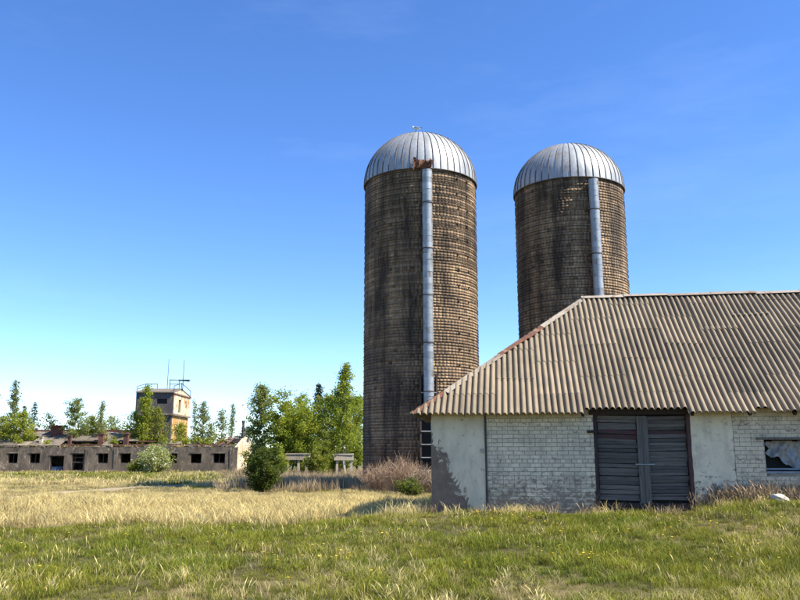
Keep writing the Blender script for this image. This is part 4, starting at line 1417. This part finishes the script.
# birch group left of the near silo
tree("birch_tree", "tallest slender birch, right against the near silo", "tree", at(347, 66), hgt(364, 66), 2.0, 101, 10500, .10, G1, YG2, .14, 'cone', 1, 'birch_bark', .55, .12, 60, .26)
tree("birch_tree", "darker leafy birch between the dark spruce and the tallest birch", "tree", at(331, 69), hgt(396, 69), 2.2, 102, 8000, .10, DG1, G2, .1, 'oval', 1, 'birch_bark', .6, .11, 46, .30)  # dark green mixed into its leaf colour
tree("willow_tree", "broad rounded green tree left of the dark spruce", "tree", at(291, 66), hgt(391, 66), 2.75, 103, 14000, .10, G1, YG2, .1, 'oval', 5, 'bark', .7, .12, 70, .32)
tree("birch_tree", "slim pale birch at the left end of the grove", "tree", at(264, 68), hgt(386, 68), 1.3, 104, 6500, .10, (.13, .16, .045), (.24, .26, .075), .12, 'oval', 1, 'birch_bark', .75, .09, 40, .24)
tree("willow_tree", "mid green tree behind the broad rounded one, right of it", "tree", at(308, 72), hgt(397, 72), 2.3, 105, 8000, .11, G1, G2, .1, 'oval', 3, 'bark', .7, .1, 50, .3)
tree("birch_tree", "dark leafy tree low beside the near silo", "tree", at(358, 71), hgt(398, 71), 2.0, 106, 6500, .10, DG1, G2, .08, 'oval', 1, 'bark', .6, .1, 44, .3)  # same dark green leaf mix, on a lower crown
spruce("dark pointed spruce rising out of the birch grove", at(320, 78), hgt(382, 78), 1.9, 107)
tree("willow_bush", "yellow green rounded bush in front of the birch grove", "bush", at(324, 62), hgt(436, 62), 1.5, 108, 6000, .085, YG1, (.22, .22, .04), .06, 'bush', 12, 'bark', .6, .05, 84, .18)
tree("willow_bush", "low yellow green bush under the broad rounded tree", "bush", at(283, 63), hgt(441, 63), 1.3, 118, 3600, .085, G1, YG2, .06, 'bush', 9, 'bark', .6, .05, 60, .18)
tree("undergrowth_bush", "dark low bush between the two concrete stands", "bush", at(312, 66), 1.6, 1.2, 119, 2600, .09, DG1, G2, .05, 'bush', 8, 'bark', .6, .04, 50, .18)
tree("undergrowth_bush", "dark low bush behind the concrete stand by the silo", "bush", at(340, 67), 2.0, 1.6, 120, 3000, .09, DG1, G2, .05, 'bush', 8, 'bark', .6, .04, 50, .2)
tree("undergrowth_bush", "dark bush behind the end of the derelict building", "bush", at(262, 74), 3.4, 1.6, 121, 4000, .10, DG1, G2, .05, 'bush', 8, 'bark', .6, .04, 50, .25)
# dark bush in the meadow
tree("meadow_bush", "dense dark green bush standing alone in the dry meadow", "bush", at(271, 38.5), 2.35, 1.12, 130, 11500, .058, (.05, .075, .014), (.135, .165, .026), .03, 'bush', 9, 'bark', .6, .05, 110, .125)
# flowering bush before the long building
tree("flowering_bush", "pale green flowering bush against the derelict building wall", "bush", at(165, 81.5), 3.1, 2.2, 131, 10000, .10, (.19, .215, .05), (.36, .37, .11), .04, 'bush', 14, 'bark', .5, .06, 120, .30, flowers=.26)
tree("low_bush", "low green bush at the left foot of the flowering bush", "bush", at(146, 82), 1.3, 1.0, 132, 2400, .10, G1, YG2, .04, 'bush', 7, 'bark', .5, .04, 40, .18)
# trees growing out of and behind the ruin
ruins = [
    (20, 381, 89, .85, 3000, 'column', PG1, PG2, "tall thin sparse aspen near the left edge, above the ruined roof", "aspen_tree"),
    (14, 418, 88, 1.6, 2600, 'oval', YG1, YG2, "short yellow green birch left of the tall thin aspen", "birch_tree"),
    (30, 414, 87, 1.5, 3200, 'oval', YG1, YG2, "yellow green bushy birch right of the tall thin aspen", "birch_tree"),
    (83, 399, 88, 1.25, 3400, 'oval', YG1, PG2, "birch standing in the middle of the ruined roof, left of the chimneys", "birch_tree"),
    (108, 402, 89, .75, 1500, 'column', PG1, PG2, "thin sparse aspen behind the left brick chimney", "aspen_tree"),
    (100, 417, 90, 1.5, 2800, 'oval', YG1, YG2, "low bushy yellow green birch behind the left brick chimney", "birch_tree"),
    (118, 416, 93, 1.3, 1800, 'oval', YG1, PG2, "low sparse birch between the two brick chimneys", "birch_tree"),
    (151, 385, 88, .95, 4200, 'column', YG1, YG2, "slender birch rising in front of the tower", "birch_tree"),
    (141, 412, 88.5, 1.1, 2400, 'oval', YG1, YG2, "bushy birch at the tower's left corner", "birch_tree"),
    (163, 408, 88.5, 1.1, 2300, 'oval', (.075, .085, .02), YG2, "darker birch before the tower's lower wall", "birch_tree"),  # leaf colour starts darker than the other birches
    (186, 424, 89, 1.1, 1500, 'oval', YG1, YG2, "small yellow birch at the foot of the tower's sunlit side", "birch_tree"),
    (207, 403, 90, .95, 2000, 'oval', PG1, PG2, "pale sparse aspen just right of the tower", "aspen_tree"),
    (197, 400, 94, .6, 800, 'column', PG1, PG2, "wispy aspen touching the tower's right edge", "aspen_tree"),
    (225, 410, 90, .85, 1200, 'oval', PG1, PG2, "pale sparse aspen above the right part of the ruined wall", "aspen_tree"),
    (236, 404, 91, .5, 1000, 'column', PG1, PG2, "narrow pale aspen nearest the stove pipe", "aspen_tree"),
    (215, 424, 88, .8, 1000, 'oval', YG1, PG2, "tiny yellow birch between two sparse aspens on the ruin", "birch_tree"),
]
for i, (px, py, Y, rc, nl, prof, c1, c2, lab, nm) in enumerate(ruins):
    h = hgt(py, Y)
    tree(nm, lab, "tree", at(px, Y), h, rc, 200 + i, int(nl * 1.1), .105, c1, c2, .30, prof, 1, 'birch_bark', .8 if prof == 'column' else .6, .07, 34, .24, BG, clear=.26)
spruce("far dark spruce on the left, right of the tall thin aspen", at(42, 128), hgt(402, 128), 2.6, 240, 3000, c1=(.035, .055, .025), c2=(.06, .08, .03))
spruce("small far spruce left of the other far spruce", at(32, 132), hgt(405, 132), 2.2, 241, 2600, c1=(.035, .055, .025), c2=(.06, .08, .03))
spruce("small dark spruce behind the stove pipe", at(247, 112), hgt(425, 112), 1.2, 242, 1600)
fars = [(60, 410, 138, 3.4), (4, 408, 135, 3.2), (75, 416, 142, 2.6), (96, 420, 145, 3.0), (126, 419, 140, 2.6), (134, 424, 132, 2.4), (18, 414, 140, 2.8), (205, 432, 150, 3.0), (228, 434, 155, 3.0), (254, 428, 150, 2.8), (-14, 412, 130, 3.0)]
labs = ["far round tree above the roof ventilator", "far round tree at the left edge of the view", "far low tree right of the roof ventilator", "far low tree behind the birch on the ruined roof", "far low tree just left of the tower", "far small tree touching the tower's left side", "far tree behind the tall thin aspen", "far low tree right of the tower", "far low tree behind the narrow pale aspen", "far low tree beside the birch grove", "far tree half outside the left edge"]
for i, ((px, py, Y, rc), lb) in enumerate(zip(fars, labs)):
    tree("far_tree", lb, "tree", at(px, Y), hgt(py, Y), rc, 260 + i, 3200, .17, (.065, .085, .028), (.13, .15, .045), .12, 'oval', 3, 'bark', .6, .12, 45, .42, "trees far behind the ruins")
rsap = random.Random(17)
ORD = 'first second third fourth fifth sixth seventh eighth ninth tenth eleventh twelfth thirteenth fourteenth fifteenth sixteenth seventeenth eighteenth nineteenth'.split()
for si, px in enumerate((2, 9, 37, 47, 57, 66, 92, 98, 113, 122, 134, 146, 158, 170, 181, 190, 203, 213, 229)):
    Y = FB_Y + rsap.uniform(.9, 3.2)
    h = rsap.uniform(.5, 1.5)
    x_, y_, _z = at(px, Y)
    tree("sapling", "small yellow green sapling on the ruined roof edge, %s from the left" % ORD[si], "sapling", (x_, y_, FB_H - .1), h, h * .5, 500 + px, 420, .10, YG1, YG2, .1, 'bush', 4, 'bark', .7, .02, 16, .16, "saplings on the ruined roof")
# tree whose branches reach in at the left edge
tree("aspen_tree", "branch tips of a grey green tree reaching in at the left edge", "tree", at(-16, 80), hgt(388, 80), 2.1, 290, 3200, .10, PG1, PG2, .25, 'oval', 1, 'bark', .5, .12, 34, .24)

# bare reddish shrub and small green bush at the foot of the near silo
def bare_shrub(label, loc, H, Rc, n, seed, col=(.36, .25, .165)):
    rr = np.random.default_rng(seed)
    t = thing("bare_shrub", label, "bush", loc, 0, "bare shrubs at the silo foot")
    m = MB()
    for k in range(n):
        a = rr.uniform(0, 6.28); q = rr.random() ** .6
        b = np.array([math.cos(a), math.sin(a), 0]) * Rc * .35 * q
        tip = np.array([math.cos(a) * Rc * q * rr.uniform(.6, 1.1), math.sin(a) * Rc * q * rr.uniform(.6, 1.1), H * rr.uniform(.55, 1.0) * (1 - .35 * q)])
        mid = (b + tip) / 2 + rr.normal(0, .06, 3) + np.array([0, 0, .12 * H])
        m.tube([b - np.array([0, 0, .1]), mid, tip], [.010, .007, .003], 3, False)
        for j in range(4):
            f = rr.uniform(.35, .95)
            p = mid * (1 - f) + tip * f
            e = p + rr.normal(0, .17, 3) + np.array([0, 0, .16])
            m.tube([p, e], [.005, .0025], 3, False)
    me = m.mesh("twigs")
    at_ = me.attributes.new("tint", 'FLOAT_COLOR', 'FACE')
    c = np.ones((len(me.polygons), 4), dtype=np.float32)
    c[:, :3] = np.array(col)[None] * rr.normal(1, .25, (len(c), 1)).clip(.4, 1.7)
    at_.data.foreach_set("color", c.ravel())
    me.materials.append(M['twig'])
    link("twigs", me, t)
bare_shrub("reddish leafless shrub at the foot of the near silo, middle one", at(399, 35.5), 1.75, 1.25, 300, 1)
bare_shrub("reddish leafless shrub at the near silo's left foot", at(378, 37), 1.35, 1.1, 240, 2)
bare_shrub("leafless shrub at the silo foot nearest the shed corner", at(424, 34.5), 1.2, 1.0, 200, 3, (.30, .22, .15))
bare_shrub("bare branches lying against the far building at left edge", at(6, 82), 1.7, 1.3, 90, 4, (.33, .27, .2))
tree("small_bush", "small dark green bush before the near silo", "bush", at(411, 33), .95, .7, 140, 2600, .05, (.075, .10, .02), (.17, .19, .04), .04, 'bush', 9, 'bark', .5, .03, 60, .10)

# far wood that closes the horizon
rr = np.random.default_rng(77)
nW = 26000
aw = rr.uniform(-2.3, 2.3, nW)
rw_ = 420 + 90 * rr.random(nW)
hx = 5.0 + 4.5 * vnoise(aw * 45 + 60, np.zeros(nW) + 3.0)
zz = hx * rr.random(nW) ** .8
Pw = np.stack([rw_ * np.sin(aw), rw_ * np.cos(aw), zz], 1)
Cw = np.array([.055, .07, .03])[None] * rr.normal(1, .25, (nW, 1)).clip(.4, 1.7)
fo = link("far_wood", leaves_mesh("far_wood", Pw, 1.3, Cw, rr, M['leaf']))
fo["kind"] = "stuff"; fo["label"] = "low far wood along the horizon"; fo["category"] = "wood"

# ------------------------------------------------------------------ grass
def clump(name, n, h, spread, width, seed, mat, lean=.35, droop=.3, head=False, seg=3):
    rr = np.random.default_rng(seed)
    V, F, C = [], [], []
    for k in range(n):
        a = rr.uniform(0, 6.28); r = spread * math.sqrt(rr.random())
        b = np.array([math.cos(a) * r, math.sin(a) * r, -.02])
        hh = h * rr.uniform(.45, 1.1)
        la = rr.uniform(0, 6.28)
        ld = np.array([math.cos(la), math.sin(la), 0]) * hh * lean * rr.uniform(.2, 1.3)
        fa = rr.uniform(0, 3.14)
        wd = np.array([math.cos(fa), math.sin(fa), 0]) * width * rr.uniform(.6, 1.3)
        g = rr.random()
        i0 = len(V)
        for s in range(seg + 1):
            f = s / seg
            c = b + np.array([0, 0, hh * (f - droop * f * f * f * .6)]) + ld * f * f
            w = wd * (1 - f ** 1.6) * .5
            if head and s == seg - 1: w = wd * 1.3
            if s == seg: V.append(c)
            else: V += [c - w, c + w]
        for s in range(seg - 1):
            i = i0 + 2 * s
            F.append((i, i + 1, i + 3, i + 2)); C.append((min(1, (s + .6) / seg * 1.3), g, 0))
        i = i0 + 2 * (seg - 1)
        F.append((i, i + 1, i + 2, i + 2)); C.append((1, g, 0))
    tri = []
    colr_ = []
    for f_, c_ in zip(F, C):
        tri.append((f_[0], f_[1], f_[2])); colr_.append(c_)
        if f_[2] != f_[3]:
            tri.append((f_[0], f_[2], f_[3])); colr_.append(c_)
    return np_mesh(name, np.array(V), np.array(tri), mat, np.array(colr_))

def scatter(name, label, cat, pts, sc, meshes, rrs):
    """one 'stuff' object: points that carry a clump each (geometry-nodes instances)"""
    coll = bpy.data.collections.new(name + "_clumps")
    for i, me in enumerate(meshes):
        o = bpy.data.objects.new("%s_clump_%02d" % (name, i), me)
        coll.objects.link(o)
    n = len(pts)
    me = bpy.data.meshes.new(name)
    me.vertices.add(n)
    me.vertices.foreach_set("co", np.asarray(pts, np.float32).ravel())
    rot = np.zeros((n, 3), np.float32)
    rot[:, 0] = rrs.normal(0, .10, n); rot[:, 1] = rrs.normal(0, .10, n); rot[:, 2] = rrs.uniform(0, 6.28, n)
    a = me.attributes.new("rot", 'FLOAT_VECTOR', 'POINT'); a.data.foreach_set("vector", rot.ravel())
    a = me.attributes.new("scl", 'FLOAT', 'POINT'); a.data.foreach_set("value", np.asarray(sc, np.float32))
    a = me.attributes.new("pick", 'INT', 'POINT'); a.data.foreach_set("value", rrs.integers(0, len(meshes), n).astype(np.int32))
    me.update()
    ob = link(name, me)
    ob["kind"] = "stuff"; ob["label"] = label; ob["category"] = cat
    ng = bpy.data.node_groups.new(name + "_scatter", 'GeometryNodeTree')
    ng.interface.new_socket("Geometry", in_out='INPUT', socket_type='NodeSocketGeometry')
    ng.interface.new_socket("Geometry", in_out='OUTPUT', socket_type='NodeSocketGeometry')
    N, Lk = ng.nodes, ng.links
    gi, go = N.new("NodeGroupInput"), N.new("NodeGroupOutput")
    ci = N.new("GeometryNodeCollectionInfo")
    ci.inputs["Collection"].default_value = coll
    ci.inputs["Separate Children"].default_value = True
    ci.inputs["Reset Children"].default_value = True
    ip = N.new("GeometryNodeInstanceOnPoints")
    ip.inputs["Pick Instance"].default_value = True
    def attr(nm, ty):
        x = N.new("GeometryNodeInputNamedAttribute"); x.data_type = ty; x.inputs["Name"].default_value = nm
        return x.outputs["Attribute"]
    Lk.new(gi.outputs[0], ip.inputs["Points"])
    Lk.new(ci.outputs[0], ip.inputs["Instance"])
    Lk.new(attr("pick", 'INT'), ip.inputs["Instance Index"])
    e2r = N.new("FunctionNodeEulerToRotation")
    Lk.new(attr("rot", 'FLOAT_VECTOR'), e2r.inputs[0])
    Lk.new(e2r.outputs[0], ip.inputs["Rotation"])
    Lk.new(attr("scl", 'FLOAT'), ip.inputs["Scale"])
    Lk.new(ip.outputs[0], go.inputs[0])
    md = ob.modifiers.new("scatter", 'NODES'); md.node_group = ng
    return ob

cb_, sb_ = math.cos(8 * math.pi / 180), math.sin(8 * math.pi / 180)
def blocked(x, y):
    dx, dy = x - BARN[0], y - BARN[1]
    u = dx * cb_ - dy * sb_; v = dx * sb_ + dy * cb_
    inb = (u > -.03) & (u < LEN) & (v > -.06) & (v < DEP)
    s1 = (x - 1.13) ** 2 + (y - 42) ** 2 < 3.12 ** 2
    s2 = (x - 9.66) ** 2 + (y - 43) ** 2 < 3.12 ** 2
    fbk = (y > FB_Y - .1) & (y < FB_Y + FB_D) & (x < FB_X1 + .1)
    pdist, on = path_d(x, y)
    return inb | s1 | s2 | fbk | ((pdist < .62) & on)

rg = np.random.default_rng(5)
def sample(y0, y1, dens):
    A = (.62 * (y1 ** 2 - y0 ** 2))
    n = int(A * dens)
    y = np.sqrt(rg.uniform(y0 ** 2, y1 ** 2, n)); x = rg.uniform(-.62, .62, n) * y
    return x, y
GM = grass_mat('green_grass', (.07, .075, .018), (.135, .21, .013), (.39, .365, .046), .4)
SM = grass_mat('straw_grass', (.28, .22, .10), (.84, .69, .31), (.68, .55, .235), .4)
RM = grass_mat('reed_grass', (.22, .165, .10), (.50, .385, .22), (.40, .30, .175), .25)
WM = grass_mat('dry_weeds', (.15, .11, .07), (.44, .34, .21), (.30, .215, .135), .2)
green_m = [clump("g%d" % i, 34, .17, .13, .0075, 300 + i, GM, .55, .5) for i in range(4)]
green_f = [clump("gf%d" % i, 30, .20, .26, .016, 310 + i, GM, .5, .4) for i in range(3)]
green_v = [clump("gv%d" % i, 26, .24, .50, .04, 315 + i, GM, .5, .4, seg=2) for i in range(3)]
straw_m = [clump("s%d" % i, 22, .24, .12, .0055, 320 + i, SM, .75, .4) for i in range(3)] + [clump("sm%d" % i, 30, .12, .17, .006, 326 + i, SM, 1.3, .8) for i in range(2)]
straw_t = [clump("st%d" % i, 18, .42, .13, .0055, 330 + i, SM, .45, .3, True, 4) for i in range(3)]
straw_b = [clump("sb%d" % i, 30, .34, .26, .013, 340 + i, SM, .6, .35) for i in range(3)]
straw_v = [clump("sv%d" % i, 26, .34, .50, .036, 345 + i, SM, .5, .35, seg=2) for i in range(3)]
reed_m = [clump("r%d" % i, 30, .52, .34, .018, 350 + i, RM, .35, .2) for i in range(3)]
weed_m = [clump("w%d" % i, 11, .50, .16, .0085, 360 + i, WM, .4, .15, True, 4) for i in range(4)]

def gather(which, specs):
    out, sc = [], []
    for (y0, y1, dens, s0, s1) in specs:
        x, y = sample(y0, y1, dens)
        wgt = cover(x, y)[which]
        ok = (rg.random(len(x)) < wgt) & ~blocked(x, y)
        x, y = x[ok], y[ok]
        out.append(np.stack([x, y, gz(x, y)], 1))
        vs = .42 + 1.15 * vnoise(x / .7 + 13, y / .9 + 40)
        if which < 2: vs = vs * (1 - .5 * sst(y, 25, 34) * (y < 46))
        sc.append(rg.uniform(s0, s1, len(x)) * vs)
    return np.concatenate(out), np.concatenate(sc)
p, s = gather(0, [(7.5, 13, 62, .7, 1.25), (13, 22, 50, .75, 1.3)])
# lush rim along the foot of the wall
scatter("meadow_grass", "short green grass in the near meadow", "grass", p, s, green_m, rg)
p, s = gather(0, [(22, 46, 13, .7, 1.2)])
scatter("field_grass", "green grass strips in the middle of the field", "grass", p, s, green_f, rg)
p, s = gather(0, [(46, 88, 3.4, .7, 1.2)])
scatter("far_field_grass", "green grass before the derelict building", "grass", p, s, green_v, rg)
p, s = gather(1, [(7.5, 13, 44, .6, 1.15), (13, 21.5, 36, .6, 1.15)])
scatter("straw_tufts", "dry straw tufts scattered in the near grass", "grass", p, s, straw_m, rg)
p, s = gather(1, [(18.5, 46, 24, .75, 1.4)])
scatter("straw_band", "tall bright dry grass band across the field", "grass", p, s, straw_b, rg)
p, s = gather(1, [(46, 88, 3.6, .7, 1.2)])
scatter("far_straw", "dry yellow grass before the derelict building", "grass", p, s, straw_v, rg)
p, s = gather(2, [(36, 50, 9, .8, 1.3), (50, 84, 4.5, .9, 1.5)])
scatter("brown_reeds", "brownish dry reeds between dark bush and near silo", "reeds", p, s, reed_m, rg)
# tall seed stalks: bottom of the picture, right patch
x, y = sample(8.2, 12.2, 9)
k = (rg.random(len(x)) < np.clip(.6 * (vnoise(x / 1.1 + 5, y / 1.1) - .5) + .8 * (1 - sst(np.abs(x - .9), .6, 1.5)), 0, 1) * (1 - sst(y, 10.3, 12)))
x2, y2 = sample(12.5, 18, 9)
k2 = (rg.random(len(x2)) < .55 * sst(x2 / y2, .38, .46) * vnoise(x2 / .8, y2 / .8)) & ~blocked(x2, y2)
xa, ya = np.concatenate([x[k], x2[k2]]), np.concatenate([y[k], y2[k2]])
scatter("seed_stalks", "tall pale seed stalks in the foreground grass", "grass", np.stack([xa, ya, gz(xa, ya)], 1), rg.uniform(.4, .8, len(xa)), straw_t, rg)
x, y = sample(8.2, 19.3, 7)
k = (rg.random(len(x)) < np.clip(.15 + 1.1 * (vnoise(x / 1.7 + 55, y / 1.9 + 5) - .3), .05, .9)) & ~blocked(x, y) & (cover(x, y)[0] > .3)
x, y = x[k], y[k]
fine_m = [clump("fs%d" % i, 7, .27, .22, .0042, 370 + i, SM, .35, .15, True, 4) for i in range(4)]
scatter("fine_stalks", "thin dead stalks standing among the near grass", "grass", np.stack([x, y, gz(x, y)], 1), rg.uniform(.5, 1.1, len(x)), fine_m, rg)
# tussocks and broad leaves among the grass
tus_m = [clump("tu%d" % i, 46, .30, .11, .009, 380 + i, GM, .7, .5) for i in range(3)] + [clump("bw%d" % i, 13, .13, .05, .034, 390 + i, GM, 1.3, .8) for i in range(3)]
x, y = sample(8.2, 20.0, 5)
k = (rg.random(len(x)) < np.clip(2.2 * (vnoise(x / 1.3 + 81, y / 1.5 + 23) - .42), 0, 1)) & ~blocked(x, y) & (cover(x, y)[0] > .3)
x, y = x[k], y[k]
scatter("grass_tussocks", "darker green tussocks and broad leaved weeds in the near grass", "weeds", np.stack([x, y, gz(x, y)], 1), rg.uniform(.5, 1.2, len(x)), tus_m, rg)
# dry weeds along the wall foot
n = 494
u_ = np.concatenate([rg.uniform(6.1, 14, 430), rg.uniform(1.2, 6.2, 40), rg.uniform(-.9, .8, 24)])
v_ = -np.abs(rg.normal(.12, .22, n)) - .09
keepw = vnoise(u_ / .35 + 4, v_ / .8) > .28
u_, v_ = u_[keepw], v_[keepw]
xw = BARN[0] + u_ * cb_ + v_ * sb_; yw = BARN[1] - u_ * sb_ + v_ * cb_
scatter("dry_weeds", "dry brown weed stalks along the foot of the shed wall", "weeds", np.stack([xw, yw, gz(xw, yw)], 1), np.where(u_ > 6.1, rg.uniform(.55, 1.2, len(u_)), rg.uniform(.3, .85, len(u_))), weed_m, rg)
# dandelions
def dandelion():
    V, F, C = [], [], []
    for k in range(12):
        a = k * 6.283 / 12
        c, s = math.cos(a), math.sin(a)
        i = len(V)
        V += [(0, 0, .115), (.021 * math.cos(a - .3), .021 * math.sin(a - .3), .125), (.021 * math.cos(a + .3), .021 * math.sin(a + .3), .125)]
        F.append((i, i + 1, i + 2))
    i = len(V); V += [(-.002, 0, 0), (.002, 0, 0), (0, 0, .115)]; F.append((i, i + 1, i + 2))
    return np_mesh("dandelion", np.array(V), np.array(F), rough_mat('dandelion_yellow', (.72, .50, .02), (.62, .40, .015), None, 8, None, .7, .1, fine=0, bstr=0))
cl_ = [(-.7, 15.2, .5, 9), (-4.6, 17.6, .7, 9), (2.4, 17.3, .5, 12), (1.7, 17.8, .3, 9), (4.0, 15.0, .7, 14), (2.6, 12.6, .5, 12), (-1.9, 12.6, .3, 6), (-.9, 12.0, .3, 5), (5.3, 13.2, .6, 7), (0.6, 16.4, .8, 8), (6.4, 15.6, .6, 6), (3.1, 16.2, .5, 8)]
xd = np.concatenate([rg.normal(a, c, n_ * 2) for a, b_, c, n_ in cl_] + [rg.uniform(-7, 8, 90)])
yd = np.concatenate([rg.normal(b_, c, n_ * 2) for a, b_, c, n_ in cl_] + [rg.uniform(10, 18.5, 90)])
okd = ~blocked(xd, yd)
xd, yd = xd[okd], yd[okd]
scatter("dandelions", "scattered yellow dandelion flowers in the near grass", "flowers", np.stack([xd, yd, gz(xd, yd) + .05], 1), rg.uniform(.6, 1.05, len(xd)), [dandelion()], rg)
# grass tufts on the broken roof of the derelict building
xt = rg.uniform(FB_X0 + 12, FB_X1 - .5, 260); yt = FB_Y + rg.uniform(.1, 2.5, 260)
zt = FB_H + .05 + (yt - FB_Y) * .05
scatter("roof_grass", "grass and moss tufts along the ruined roof edge", "grass", np.stack([xt, yt, zt], 1), rg.uniform(.5, 1.2, len(xt)), green_v + straw_v, rg)
